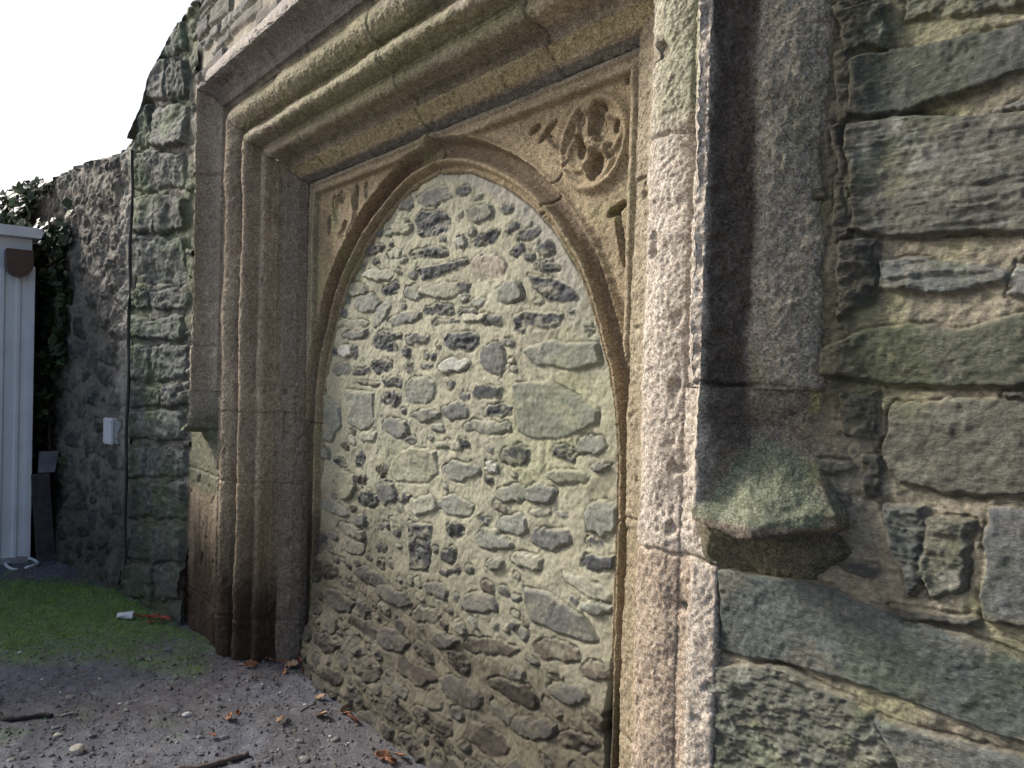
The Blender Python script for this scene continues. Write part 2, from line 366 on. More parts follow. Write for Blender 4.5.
for (z0, z1, n, sz) in ((.5, 2.2, 900, (.025, .06)), (-.1, .55, 900, (.06, .17)), (-.1, .65, 900, (.025, .07))):
    for _ in range(n):
        x, z = random.uniform(-3.5, -1.45), random.uniform(z0, z1)
        if z > .5 and not inx(x, z): continue
        s = random.uniform(*sz); a = random.uniform(1.2, 2.6) if z > .6 else random.uniform(1.5, 3.5)
        if z > .9 and random.random() < .35: continue
        sl = random.gauss(-.05, .15) if z > .7 else random.gauss(-.2, .12)
        c = np.array(random.choice(INF_C))*random.uniform(.8, 1.3)
        stamp(fi, ell(x, z, s*math.sqrt(a)/2, s/math.sqrt(a)/2, sl), h=random.uniform(.0, .02)*(1 if z > .6 else 1.5), r=.012, col=c, kind=random.choice(['smooth', 'rough']), wob=.008, groove=.008, tilt=(0, random.gauss(.02, .07)), test=True, gap=.006)
X, Z = fi['X'], fi['Z']
fi['H'] += .012*fbm(X*2.2, 0, Z*2.2, 3, 40) + .03*sst(.75, .45, Z+.06*fbm(X*2, 0, Z, 2, 3)) + .07*sst(.42, .05, Z) + .035*sst(.8, .0, Z)*fbm(X*4.5, 0, Z*11+X*3, 4, 44)
fi['H'] -= .15*sst(.012, .03, np.abs(X+2.53)-np.interp(Z, arch_pts[::-1, 1], arch_pts[::-1, 0]))+.15*sst(2.275, 2.295, Z)
fi['H'] += .003*fbm(X*45, 0, Z*45, 3, 71, .6)
# grey lime pointing along the right shoulder, damp soil stain with painted shade at the foot, green algae
ring = sst(.14, .05, np.interp(Z, arch_pts[::-1, 1], arch_pts[::-1, 0])-(X+2.53))*sst(1.3, 1.6, Z)*(~fi['occ'])
fi['C'] = mixc(fi['C'], (.29, .275, .235), ring*.85)
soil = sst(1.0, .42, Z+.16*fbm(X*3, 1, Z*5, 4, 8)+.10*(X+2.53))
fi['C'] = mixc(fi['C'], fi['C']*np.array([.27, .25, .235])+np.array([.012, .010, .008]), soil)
alg = sst(.05, .4, fbm(X*3.1, 5, Z*3.1, 5, 77))*sst(.5, 1.0, Z)
fi['C'] = mixc(fi['C'], fi['C']*np.array([.9, .95, .80]), alg*.6)
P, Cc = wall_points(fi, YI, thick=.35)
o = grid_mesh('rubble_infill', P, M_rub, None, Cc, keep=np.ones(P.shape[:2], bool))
tag(o, 'cream mortared rubble infill with grey schist stones blocking the pointed arch', 'blocked archway')

# ------------------------------------------------------------------ wall right of, above and left of the doorway
SC = [(.075, .08, .068), (.095, .10, .088), (.07, .072, .066), (.11, .105, .085), (.09, .095, .085)]
wall = empty('stone_wall', (.8, .2, 0), 'tall coursed wall of dark schist slabs that the carved granite doorway is set into', 'wall')
WO = (.8, .2, 0)
fr = field(ax([(-1.10, -.30, .0024), (-.30, .3, .006), (.3, 3.2, .014)]), ax([(-.15, .55, .007), (.55, 2.35, .0024), (2.35, 3.9, .01)]), 23, (.255, .23, .172), .014, 16, .4)
RPOL = [("851 59 902 45 1060 10 1075 60 996 74 941 96 879 113 851 114", (.085, .09, .08), 'smooth', .03), ("850 128 879 118 1075 105 1080 222 996 230 879 233 848 228", (.12, .12, .10), 'schist', .035),
 ("877 260 949 258 1004 270 1007 281 933 293 875 289", (.15, .16, .15), 'schist', .02), ("1010 262 1070 256 1070 292 1004 292", (.22, .225, .2), 'smooth', .015), ("988 104 1024 92 1070 82 1070 95 990 107", (.2, .21, .19), 'schist', .015),
 ("826 350 861 330 965 327 1060 305 1060 385 934 385 825 376", (.088, .094, .068), 'smooth', .03), ("886 404 1060 402 1060 497 953 492 895 483 879 452", (.115, .115, .09), 'smooth', .025),
 ("873 508 916 507 926 560 905 600 885 545", (.09, .10, .09), 'rough', .02), ("922 520 965 526 955 590 922 598 913 568", (.11, .115, .09), 'rough', .018), ("983 513 1060 510 1060 640 977 617", (.12, .125, .125), 'smooth', .022),
 ("721 572 800 583 862 608 960 640 1065 690 1065 762 904 704 782 666 715 654", (.11, .125, .115), 'smooth', .028), ("709 670 782 676 861 718 930 768 930 810 790 800 702 790", (.125, .13, .105), 'rough', .026),
 ("872 722 960 745 1065 785 1065 870 935 850", (.12, .13, .12), 'smooth', .026), ("838 8 883 2 882 44 846 50", (.06, .06, .055), 'rough', .03), ("836 130 846 128 846 234 834 238", (.05, .05, .045), 'schist', .02),
 ("905 -30 1000 -45 1080 -50 1080 -10 985 4 905 14", (.12, .12, .1), 'rough', .02), ("700 800 790 812 900 830 890 890 705 880", (.1, .11, .1), 'smooth', .02)]
fr.update(hk=.55, gk=.9)
for s, c, k, h in RPOL:
    v = list(map(float, s.split())); P = [at(v[i], v[i+1], -.01) for i in range(0, len(v), 2)]
    cm = np.mean(P, 0); P = [cm+(p-cm)*1.06 for p in P]
    stamp(fr, [(p[0], p[2]) for p in P], h=h, r=.013, col=c, kind=k, wob=.014, groove=.006, tilt=(0, random.gauss(0, .03)), slope=-.0)
for s in ("840 240 872 238 874 300 838 322", "836 55 850 50 850 120 838 126", "838 395 872 392 874 440 842 436", "858 455 876 458 874 500 860 500", "880 606 972 622 975 632 900 622", "1000 392 1075 388 1075 400 1000 402"):
    v = list(map(float, s.split())); P = [at(v[i], v[i+1], -.01) for i in range(0, len(v), 2)]
    stamp(fr, [(p[0], p[2]) for p in P], h=.02, r=.012, col=(.06, .06, .052), kind='rough', wob=.01, groove=.004, test=False)
fr.update(hk=.62, gk=.8)
courses(fr, -.72, 3.2, -.1, 3.9, (.10, .24), (.2, .6), SC, .01, h=.025, r=.014, wob=.012, groove=.005, gap=.010)
fill(fr, -1.08, -.3, .3, 3.9, 1500, (.03, .10), (1.5, 4), SC, h=.012, r=.010, wob=.006, groove=.004, gap=.012)
fill(fr, -.3, 3.2, 0, 3.9, 1500, (.05, .12), (1.5, 4), SC, h=.014, r=.010, wob=.006, groove=.004, gap=.008)
X, Z = fr['X'], fr['Z']
fr['H'] -= .12*sst(-.86, -.90, X)*sst(1.14, 1.17, Z); fr['H'] += .030*sst(-.62, -.72, X+.02*fbm(X*9, 0, Z*9, 4, 58))*sst(1.15, 1.3, Z)+.006*fbm(X*4, 0, Z*5, 3, 50)+.0035*fbm(X*60, 2, Z*60, 3, 51, .6)
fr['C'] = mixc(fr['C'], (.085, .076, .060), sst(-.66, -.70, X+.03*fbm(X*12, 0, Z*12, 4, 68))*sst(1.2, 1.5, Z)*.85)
alg = sst(.05, .25, fbm(X*5, 1, Z*4, 6, 61, .62))
fr['C'] = mixc(fr['C'], fr['C']*np.array([.86, .97, .62]), alg*.4)
def masonry(name, f, y0, parent, off, top=None, thick=.5, rot=None, mat=M_wall):
    P, Cc = wall_points(f, y0, top, thick)
    return grid_mesh(name, P, mat, parent, Cc, off=off, keep=np.ones(P.shape[:2], bool))
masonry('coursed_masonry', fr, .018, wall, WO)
# above the doorway and left to the corner
fa = field(ax([(-4.66, -1.10, .010)]), ax([(2.90, 3.9, .010)]), 31, (.37, .33, .26), .012, 12)
courses(fa, -4.66, -1.1, 3.02, 3.9, (.06, .15), (.12, .45), [(.15, .15, .14), (.2, .2, .18), (.12, .12, .11), (.17, .16, .13)], .01, h=.022, r=.012, wob=.01, groove=.005, gap=.006)
masonry('coursed_masonry', fa, .018, wall, WO)
wall.matrix_world  # placed at the foot of the wall, right of the doorway

# ------------------------------------------------------------------ wall running on to the left, turned eight degrees towards the yard
TH = math.radians(8); OL = (-4.6, 0, 0)
def atl(px, py, off=0.):
    n = np.array([-math.sin(TH), math.cos(TH), 0]); d = ray(px, py)
    t = ((np.array(OL)-n*off-CP)@n)/(d@n); p = CP+d*t
    return (p-np.array(OL))@np.array([math.cos(TH), math.sin(TH), 0]), p[2], p
fl = field(ax([(-.88, .02, .008)]), ax([(-.15, 3.75, .008)]), 37, (.18, .17, .14), .018, 9)
LPOL = []
for y0, y1, spl in ((195, 232, .5), (236, 286, 0), (289, 311, .35), (314, 340, 0), (344, 382, .4), (386, 408, .6), (411, 441, 0), (445, 478, .3), (481, 520, .45), (523, 560, 0), (563, 600, .55), (150, 191, 0), (105, 147, .4), (60, 101, .7), (20, 57, 0)):
    xs_ = [131, 187] if not spl else [131, 131+56*spl, 189]
    for a, b in zip(xs_, xs_[1:]):
        q = [atl(a+1, y0+2), atl((a+b)/2, y0+random.uniform(-2, 3)), atl(b-1, y0+2), atl(b, (y0+y1)/2), atl(b-1, y1-2), atl((a+b)/2, y1+random.uniform(-3, 1)), atl(a+1, y1-1), atl(a+.5, (y0+y1)/2)]
        stamp(fl, [(p[0], p[1]) for p in q], h=random.uniform(.02, .05), r=.03, col=np.array(random.choice([(.10, .11, .095), (.14, .145, .125), (.085, .09, .08)])), kind=random.choice(['schist', 'rough']), wob=.045, groove=.02, tilt=(0, random.gauss(.05, .08)))
fill(fl, -.88, 0, .1, 3.6, 500, (.03, .08), (1, 3), [(.11, .115, .10), (.2, .2, .17)], h=.02, r=.02, wob=.02, groove=.012, gap=.004)
X, Z = fl['X'], fl['Z']
fl['H'] += .022*fbm(X*7, 0, Z*7, 5, 53, .6)+.05*sst(.6, 0, Z)
alg = sst(-.1, .3, fbm(X*4, 1, Z*4, 5, 62)); fl['C'] = mixc(fl['C'], fl['C']*np.array([.85, .97, .72]), alg)
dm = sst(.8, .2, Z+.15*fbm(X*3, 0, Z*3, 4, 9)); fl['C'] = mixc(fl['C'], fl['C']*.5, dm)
OLw = empty('green_buttress', OL, 'narrow stretch of large green stained stone blocks left of the carved doorway', 'wall', None, TH)
topL = lambda lx: 3.62-.35*np.clip(-lx, 0, 1)
topL2 = lambda lx: np.interp(lx, [-.9, -.7, -.5, -.25, 0], [2.95, 3.10, 3.33, 3.5, 3.62])+.02*vn(lx*8, 0, 0, 3)
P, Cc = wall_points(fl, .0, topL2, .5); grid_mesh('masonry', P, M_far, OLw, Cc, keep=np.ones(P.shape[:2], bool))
ff = field(ax([(-5.2, -3.0, .02), (-3.0, -.86, .009)]), ax([(-.15, 3.0, .009)]), 41, (.24, .215, .175), .026, 7, .6)
fill(ff, -2.9, -.97, 0, 2.95, 1700, (.04, .20), (.8, 3.0), [(.085, .085, .075), (.11, .105, .09), (.07, .075, .065), (.13, .12, .10)], h=.014, r=.02, wob=.035, groove=.02, gap=.012)
fill(ff, -5.2, -2.9, 0, 2.95, 500, (.12, .25), (.8, 2.4), [(.085, .085, .075), (.11, .105, .09)], h=.02, r=.02, wob=.02, groove=.02, gap=.01)
X, Z = ff['X'], ff['Z']
ff['H'] += .045*fbm(X*6, 0, Z*6, 5, 54, .6)+.06*sst(.5, 0, Z) - .03*sst(-.90, -.87, X)
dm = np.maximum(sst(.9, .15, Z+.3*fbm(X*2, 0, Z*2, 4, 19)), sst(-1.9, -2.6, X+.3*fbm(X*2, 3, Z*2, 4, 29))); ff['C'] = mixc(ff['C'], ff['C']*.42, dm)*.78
st = sst(-1.06, -1.0, X)*sst(-.85, -.9, X)*.8*(.8+.3*fbm(X*8, 3, Z*8, 3, 5)); ff['C'] = mixc(ff['C'], (.33, .31, .26), np.clip(st, 0, 1)*sst(.6, 1.0, Z))
FWl = empty('rubble_garden_wall', OL, 'lower rubble wall of small dark stones in pale mortar running back towards the white shed', 'wall', None, TH)
topF = lambda lx: 2.93+.035*vn(lx*7, 0, 0, 3)+.02*vn(lx*23, 0, 0, 5)
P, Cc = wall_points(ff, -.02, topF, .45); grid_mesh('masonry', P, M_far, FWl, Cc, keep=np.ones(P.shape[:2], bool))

# ------------------------------------------------------------------ granite doorway
DO = (-2.54, 0, 0)
door = empty('granite_doorway', DO, 'late medieval carved granite doorway with square moulded frame and blocked pointed arch', 'doorway')
XL, XR, ZT = -4.17, -.911, 2.955
def densify(P, step, cuts=()):
    P = np.asarray(P, float); out = [P[0]]
    for a, b in zip(P, P[1:]):
        n = max(1, int(np.ceil(np.hypot(*(b-a))/step)))
        for k in range(1, n+1): out.append(a+(b-a)*k/n)
    return np.array(out)
def arc(ax_, ay, bx, by, sag, n=7):
    t = np.linspace(0, 1, n); dx, dy = bx-ax_, by-ay; L = math.hypot(dx, dy)
    b = sag*4*t*(1-t); return [(ax_+dx*u+dy/L*w, ay+dy*u-dx/L*w) for u, w in zip(t, b)]
HOOD_OUT = [(-.195, .04), (-.19, .012)] + arc(-.188, .006, -.158, -.030, .004, 5)[1:] + arc(-.158, -.030, -.062, -.068, .008, 8)[1:] + arc(-.062, -.068, -.002, -.132, -.007, 6)[1:]
HOOD_IN = [(0, -.135), (.026, -.136), (.031, -.128)] + arc(.034, -.118, .075, -.045, -.012, 6) + arc(.08, -.04, .11, -.028, .002, 3) + [(.115, -.012), (.125, -.004)]
JAMB = [(.112, .03), (.120, .0), (.135, .004)] + arc(.14, .0, .252, .006, .034, 14) + [(.262, .040), (.280, .046)] + arc(.288, .026, .342, .046, .020, 9) + [(.352, .088), (.368, .094)] + arc(.374, .088, .412, .122, .016, 8) + [(.416, .15)] + arc(.42, .158, .455, .198, -.014, 7) + [(.460, .190), (.464, .182)] + [(.512, .228), (.518, .240)] + [(.535, .268), (.54, .30)]
JAMB_R = [(.125, .0), (.133, .012), (.142, .004)] + arc(.146, .0, .262, .004, .010, 12) + [(.272, .03), (.30, .085), (.34, .12), (.352, .14)] + arc(.36, .145, .45, .215, -.004, 6) + [(.512, .236), (.535, .268), (.54, .30)]
def side_point(a, y, z, side):
    return (XL+a if side < 0 else XR-a)
def sweep(prof, side, z0, z1, zstep, joints, name, parent, tint, mitre=True, seed=0, close_end=False, stain=None, rough=1.0, ext=0.):
    """side -1 left jamb, +1 right jamb, 0 lintel; joints split it into blocks"""
    P = prof; n = len(P)
    d = np.gradient(P, axis=0); nr = np.stack([d[:, 1], -d[:, 0]], -1)
    nr /= np.maximum(np.linalg.norm(nr, axis=1), 1e-9)[:, None]
    if side == 0:
        L = XR-XL; m = int(L/zstep); t = np.linspace(0, 1, m)
        A = P[:, 0][:, None]; xs0 = XL+A+(XR-XL-2*A+.10*sst(.28, .34, A))*t[None]
        along = xs0
    else:
        m = int(((ZT if mitre else z1)-z0)/zstep); t = np.linspace(0, 1, m)
        A = P[:, 0][:, None]; ztop = (ZT-A+ext) if mitre else (z1+0*A)
        along = z0+(ztop-z0)*t[None]
    rr = np.random.default_rng(seed+5); off = np.zeros(along.shape); bt = np.ones(along.shape); gr = np.zeros(along.shape)
    js = sorted(joints); ids = np.searchsorted(js, along+.006*vn(P[:, 0][:, None]*25, along*0, 0, seed))
    for k in range(len(js)+1):
        off += (ids == k)*rr.normal(0, .0022); bt *= np.where(ids == k, rr.uniform(.8, 1.16), 1)
    for j in js: gr += np.exp(-((along-j+.006*vn(P[:, 0][:, None]*25, along*0, 0, seed))/.0045)**2)
    if side == 0: X = along; Zz = ZT-A+0*along; Y = P[:, 1][:, None]+0*along
    else: X = side_point(A, 0, 0, side)+0*along; Zz = along; Y = P[:, 1][:, None]+0*along
    ero = .010*fbm(X*4, Y*4, Zz*4, 3, 100)*rough + .0055*fbm(X*22, Y*22, Zz*22, 3, 101, .6)*rough + .0038*fbm(X*110, Y*110, Zz*110, 2, 102, .7)*rough
    chips = -.016*sst(.42, .7, fbm(X*13, Y*13, Zz*13, 3, 103))*rough
    arr = np.exp(-((P[:, 0][:, None]-.0)/.035)**2)*(P[:, 1][:, None] < -.05)
    base = sst(.75, .15, Zz) if side else 0
    ero = ero-.028*arr*np.clip(fbm(X*11, Y*5, Zz*11, 4, 105, .6)+.2, 0, 1)*rough+.018*base*fbm(X*7, Y*7, Zz*7, 4, 106)
    if side > 0: ero = ero+.016*sst(-.02, -.06, P[:, 0][:, None])*fbm(X*3, Y*3, Zz*5, 4, 117, .6)+.010*sst(-.05, -.12, P[:, 0][:, None])*fbm(X*14, Y*14, Zz*14, 5, 107, .6)
    dd = ero+chips+off-.009*np.clip(gr, 0, 1)
    na, ny = nr[:, 0][:, None], nr[:, 1][:, None]
    Y = Y+ny*dd
    if side == 0: Zz = Zz-na*dd
    elif side < 0: X = X+na*dd
    else: X = X-na*dd
    C = np.ones(X.shape+(3,))*np.asarray(tint)*bt[..., None]
    C = C*(1+.22*fbm(X*7, Y*7, Zz*7, 4, 110))[..., None]
    C = C*(1-.22*np.clip(gr, 0, 1))[..., None]
    pale = sst(.18, .5, fbm(X*11, Y*11, Zz*11, 5, 131, .65)); C = mixc(C, C*1.3+.03, pale*.6)
    C = C*(1+.28*fbm(X*16, Y*16, Zz*2.5, 4, 133))[..., None]
    if stain: C = stain(X, Y, Zz, A+0*X, C)
    pts = np.stack([X, Y, Zz], -1)
    if close_end:                       # close the lower end face
        c0 = pts[:, :1].copy(); c0[..., 1] = .05
        pts = np.concatenate([c0, pts], 1); C = np.concatenate([C[:, :1], C], 1)
    flip = side > 0
    if side == 0: flip = False
    return grid_mesh(name, pts, M_gran, parent, C, flip=flip, keep=np.ones(pts.shape[:2], bool), off=DO)
GT = (.42, .35, .26)
def stain_shade_left(X, Y, Z, A, C):
    C = mixc(C, (.27, .20, .115), sst(1.15, .75, Z+.12*fbm(X*3, 0, Z*3, 3, 7))*.55*(.5+.5*sst(-.2, .3, fbm(X*5, 1, Z*3, 3, 17))))
    C = mixc(C, (.16, .18, .12), sst(.17, .05, A)*sst(1.27, 1.2, Z)*sst(.75, .85, Z)*.8)
    C = mixc(C, C*np.array([.15, .12, .105]), sst(.95, .30, Z+.3*fbm(X*6, 0, Z*2.2, 4, 12)+.12*vn(X*30, 0, Z*.7, 4)))  # damp stain plus shade painted dark at the jamb foot
    C = mixc(C, (.21, .18, .15), sst(.43, .47, A)*.75)
    return C
def stain_shade_right(X, Y, Z, A, C):
    C = mixc(C, (.50, .46, .41), sst(.40, .30, A)*sst(-.02, .0, A+.016*fbm(X*8, 5, Z*8, 4, 19))*.8)
    crust_shade = sst(.0, -.012, A)*sst(-.075, -.05, A+.02*fbm(X*20, 0, Z*9, 4, 9))  # lichen crust plus shading painted on the right-facing hood side
    C = mixc(C, (.062, .048, .038), crust_shade*.9)
    mid = sst(-.06, -.08, A); C = mixc(C, (.27, .25, .205), mid*.9)
    C = mixc(C, (.14, .16, .07), mid*sst(.0, .35, fbm(X*9, 2, Z*3, 4, 13))*.7)
    C = mixc(C, (.24, .26, .17), sst(.02, .09, A)*sst(.30, .2, A)*sst(2.02, 2.10, Z)*.7)
    C = mixc(C, (.30, .22, .15), sst(.1, .12, A)*sst(1.13, 1.08, Z)*.55)
    C = mixc(C, (.27, .235, .16), sst(.40, .47, A)*.8)
    return C
def stain_shade_top(X, Y, Z, A, C):
    C = mixc(C, (.30, .30, .17), sst(.0, .35, fbm(X*2.5, 2, Z*5, 4, 15)+.35*np.exp(-((X+2.7)/.6)**2))*sst(.1, .16, A)*sst(.44, .38, A)*.6)
    C = mixc(C, (.12, .105, .09), sst(.03, .06, A)*sst(.15, .11, A)*.45)  # shade painted into the hollow under the hood
    C = mixc(C, (.40, .35, .20), sst(.455, .465, A)*sst(.515, .505, A)*.8)
    C = mixc(C, (.15, .155, .15), sst(.515, .52, A)*.8)
    C = mixc(C, (.55, .53, .50), sst(-.03, -.01, A)*sst(.01, .0, A)*.6)  # skylight on the drip edge painted as a pale line
    return C
FULL = np.concatenate([HOOD_OUT, HOOD_IN])
zjL, zjR = 1.60, 1.478
hp = sweep(densify(FULL, .005), -1, 1.36, 0, .007, [1.60, 2.50], 'hood_mould', door, (.42, .36, .28), seed=1, stain=stain_shade_left, close_end=True)
hp = sweep(densify(FULL, .0028), 1, zjR-.004, 0, .0032, [1.478, 2.3], 'hood_mould', door, (.30, .27, .22), seed=2, stain=stain_shade_right, close_end=True)
sweep(densify(FULL, .005), 0, 0, 0, .007, [-3.35, -2.5, -1.7], 'hood_mould', door, (.30, .28, .26), seed=3, stain=stain_shade_top)
JM = densify(JAMB, .004)
# below the hood the jamb face is carried out sideways
jl = densify([(-.46, .06), (-.455, .0), (.10, -.012)], .008); 
lowL = np.concatenate([jl[:-1], densify([(.10, -.012)]+JAMB[2:], .004)])
lowR = np.concatenate([densify([(.042, .06), (.045, .0), (.10, -.004)], .003)[:-1], densify([(.10, -.004)]+JAMB_R[2:], .003)])
zlL, zlR = 1.40, 1.47
sweep(JM, -1, zlL, 0, .006, [1.263], 'jamb', door, GT, seed=11, stain=stain_shade_left)
sweep(lowL, -1, -.1, zlL, .006, [.905, .21, 1.263], 'jamb', door, GT, mitre=False, seed=12, stain=stain_shade_left)
sweep(densify(JAMB_R, .003), 1, zlR, 0, .0032, [2.035], 'jamb', door, (.40, .36, .30), seed=13, stain=stain_shade_right, ext=.2)
sweep(lowR, 1, -.1, zlR, .004, [1.10, .5], 'jamb', door, (.36, .31, .25), mitre=False, seed=14, stain=stain_shade_right)
sweep(JM, 0, 0, 0, .006, [-3.36, -2.5, -1.75], 'lintel', door, (.35, .31, .24), seed=15, stain=stain_shade_top)
# left plinth block
# label stops: the square blocks that end the hood
def label_stop(side, zj, s=1.0):
    R = [(0, [(0, -.137), (.055, -.068), (.185, -.004), (.19, .05), (-.12, .02)]),
         (-.03, [(0, -.137), (.052, -.064), (.18, -.004), (.19, .05), (-.12, .02)]),
         (-.075, [(-.004, -.130), (.045, -.045), (.15, -.004), (.185, .05), (-.12, .02)]),
         (-.10, [(-.006, -.130), (.055, -.048), (.155, -.006), (.19, .05), (-.12, .02)]),
         (-.165, [(-.006, -.132), (.085, -.092), (.195, -.028), (.215, .05), (-.12, .02)]),
         (-.225, [(-.006, -.140), (.12, -.135), (.235, -.045), (.23, .05), (-.12, .02)]),
         (-.250, [(-.006, -.138), (.13, -.140), (.235, -.045), (.23, .05), (-.12, .02)]),
         (-.264, [(-.03, -.050), (.09, -.020), (.20, -.002), (.22, .05), (-.12, .02)]),
         (-.30, [(-.03, -.045), (.08, -.018), (.23, -.004), (.24, .05), (-.12, .02)]),
         (-.345, [(-.05, -.016), (.06, .004), (.15, .016), (.24, .05), (-.12, .02)]),
         (-.385, [(-.06, .01), (.06, .022), (.16, .035), (.24, .05), (-.12, .03)])]
    m = 130 if side > 0 else 60
    rings = []; zs = []
    for k in range(len(R)-1):
        (za, A), (zb, B) = R[k], R[k+1]
        nn = max(2, int(abs(zb-za)/(.004 if side > 0 else .008)))
        for i in range(nn):
            t = i/nn; rings.append(np.array(A)*(1-t)+np.array(B)*t); zs.append(za+(zb-za)*t)
    rings.append(np.array(R[-1][1])); zs.append(R[-1][0])
    rings = np.array(rings)
    out = []
    for r in rings:                       # resample each open outline evenly
        r = np.array([r[4], r[0], r[1], r[2], r[3]])
        seg = np.array([.12, .28, .30, .12])*m; row = []
        for a, b, q in zip(r, r[1:], seg.astype(int)):
            for i in range(q): row.append(a+(b-a)*i/q)
        row.append(r[-1]); out.append(row)
    out = np.array(out)
    U, Y = out[..., 0], out[..., 1]; Zv = (zj+np.array(zs)*s)[:, None]+0*U
    X = (XR+U) if side > 0 else (XL-U)
    nu, ny, nz = U-.08, Y-.1, 0*U; L = np.hypot(nu, ny); nu /= L; ny /= L
    e = .014*fbm(X*9, Y*9, Zv*9, 3, 120)+.006*fbm(X*40, Y*40, Zv*40, 3, 121, .6)+.003*fbm(X*120, Y*120, Zv*120, 2, 122, .7)
    bulge = -.030*np.exp(-((U-.045)/.05)**2)*sst(-.10, -.15, (Zv-zj)/s)*sst(-.235, -.20, (Zv-zj)/s)
    Y = Y-bulge*sst(.0, .015, U)
    Zv = Zv-.026*np.exp(-((U-.11)/.07)**2)*sst(-.10, -.22, (Zv-zj)/s)+.010*fbm(X*6, 0, 0*X, 3, 140)*sst(-.10, -.22, (Zv-zj)/s)
    X = X+nu*e*(1 if side > 0 else -1); Y = Y+ny*e; Zv = Zv+.005*fbm(X*20, Y*20, Zv*20, 3, 124)
    C = np.ones(X.shape+(3,))*np.array((.19, .165, .13))*(1+.3*fbm(X*12, Y*12, Zv*12, 4, 125))[..., None]
    zz = (Zv-zj)/s
    if side > 0:
        C = mixc(C, (.50, .46, .40), sst(.022, .0, U+.030*fbm(X*30, 0, Zv*30, 3, 3))*sst(-.26, -.24, zz)*.8)
        C = mixc(C, (.09, .075, .065), sst(.0, .015, U)*sst(.07, .05, U)*sst(-.15, -.1, zz)*.8)
        zb = -.10-.14*sst(.075, .0, U)-.09*sst(.12, .23, U)+.02*fbm(X*30, Y*30, Zv*30, 3, 8); C = mixc(C, (.155, .18, .125), sst(zb+.015, zb-.02, zz)*sst(-.258, -.245, zz)*.92)
        C = mixc(C, (.22, .23, .08), sst(.15, .18, U+.02*fbm(X*20, 0, Zv*20, 3, 4))*sst(-.2, -.1, zz)*.6)
        C = mixc(C, (.07, .06, .05), sst(-.25, -.27, zz)*sst(.03, .06, U)*.7)  # shadow under the ledge painted dark
        C = mixc(C, (.25, .12, .06), sst(.2, .24, U)*sst(-.2, -.25, zz)*.35); C = mixc(C, (.10, .10, .065), sst(-.26, -.30, zz+.02*fbm(X*25, Y, Zv*25, 3, 6))*.8)
    else:
        C = mixc(C, (.33, .30, .25), sst(-.2, -.1, zz)*.9)
        C = mixc(C, (.15, .17, .11), sst(-.1, -.25, zz)*.7)
    P = np.stack([X, Y, Zv], -1)
    return grid_mesh('label_stop', P, M_gran, door, C, flip=side < 0, keep=np.ones(P.shape[:2], bool), off=DO)
label_stop(1, zjR-.002); label_stop(-1, 1.365, .8)

# ------------------------------------------------------------------ spandrel panel with the arch moulding and its carving
xs = ax([(-3.64, -1.40, .0045)]); zs = ax([(-.1, 1.0, .009), (1.0, 2.44, .0045)])
X, Z = np.meshgrid(xs, zs, indexing='ij'); XC = -2.53
ap = arch_pts
tt = np.linspace(0, 1, 400)
def smooth_curve(p, n=300):             # Catmull-Rom through the arch points
    out = []
    q = np.vstack([2*p[0]-p[1]*[1, 1], p, 2*p[-1]-p[-2]])
    for i in range(1, len(q)-2):
        for t in np.linspace(0, 1, n//len(p), endpoint=False):
            a, b, c, d = q[i-1:i+3]; out.append(.5*((2*b)+(c-a)*t+(2*a-5*b+4*c-d)*t*t+(-a+3*b-3*c+d)*t**3))
    out.append(p[-1]); return np.array(out)
half = smooth_curve(ap)
A2 = np.abs(X-XC)
# signed distance to the arch curve: positive outside the opening
half2 = np.vstack([half, [.98, -.3]])
dist = np.full(X.shape, 1e9)
for a, b in zip(half2, half2[1:]):
    e = b-a; L = e@e+1e-12; t = np.clip(((A2-a[0])*e[0]+(Z-a[1])*e[1])/L, 0, 1)
    dist = np.minimum(dist, np.hypot(A2-a[0]-t*e[0], Z-a[1]-t*e[1]))
inside = A2 < np.interp(Z, half2[::-1, 1], half2[::-1, 0], right=0)
inside &= Z < 2.27
d = np.where(inside, -dist, dist)
d = d+.004*fbm(X*6, 0, Z*6, 3, 200)
prof_d = [-.03, -.004, .0, .014, .020, .030, .034, .046, .054, .062, .082, .108, .124, .132, .14, 9]
prof_h = [-.20, -.10, -.062, -.046, -.056, -.054, -.036, -.020, -.024, -.056, -.076, -.074, -.044, .002, .0, .0]
Hh = np.interp(d, prof_d, prof_h)
# sunk field of each spandrel within a raised border
bx = np.minimum(X+3.62, -1.43-X); bz = 2.415-Z
edge = np.minimum(bx, bz)
border = np.interp(edge, [-.01, 0, .012, .018, .03, .036, .050, .058], [-.01, .004, .004, -.006, -.006, .004, .004, -.016])
fieldm = sst(.125, .150, d)*sst(.050, .058, edge)
Hh = np.where(d > .13, np.where(edge < .058, border, -.016*fieldm + .0), Hh)
Hh = np.where((d > .13) & (edge >= .058), -.022*fieldm, Hh)
rel = np.zeros(X.shape)
def ring(cx, cz, r, w, hgt):
    q = np.hypot(X-cx, Z-cz); return hgt*np.exp(-((q-r)/w)**2)
def hole(cx, cz, hw, hh, rot, dep):
    u = (X-cx)*math.cos(rot)+(Z-cz)*math.sin(rot); v = -(X-cx)*math.sin(rot)+(Z-cz)*math.cos(rot)
    q = (np.abs(u/hw)**2.6+np.abs(v/hh)**2.6); return -dep*sst(1.25, .7, q)
q = at(590, 142, .27); qx, qz = q[0], q[2]
car = np.zeros(X.shape)
car += ring(qx, qz, .135, .014, .020)
for k in range(4):                       # quatrefoil lobes
    a = k*math.pi/2+.3; car += ring(qx+.062*math.cos(a), qz+.062*math.sin(a), .052, .010, .013)
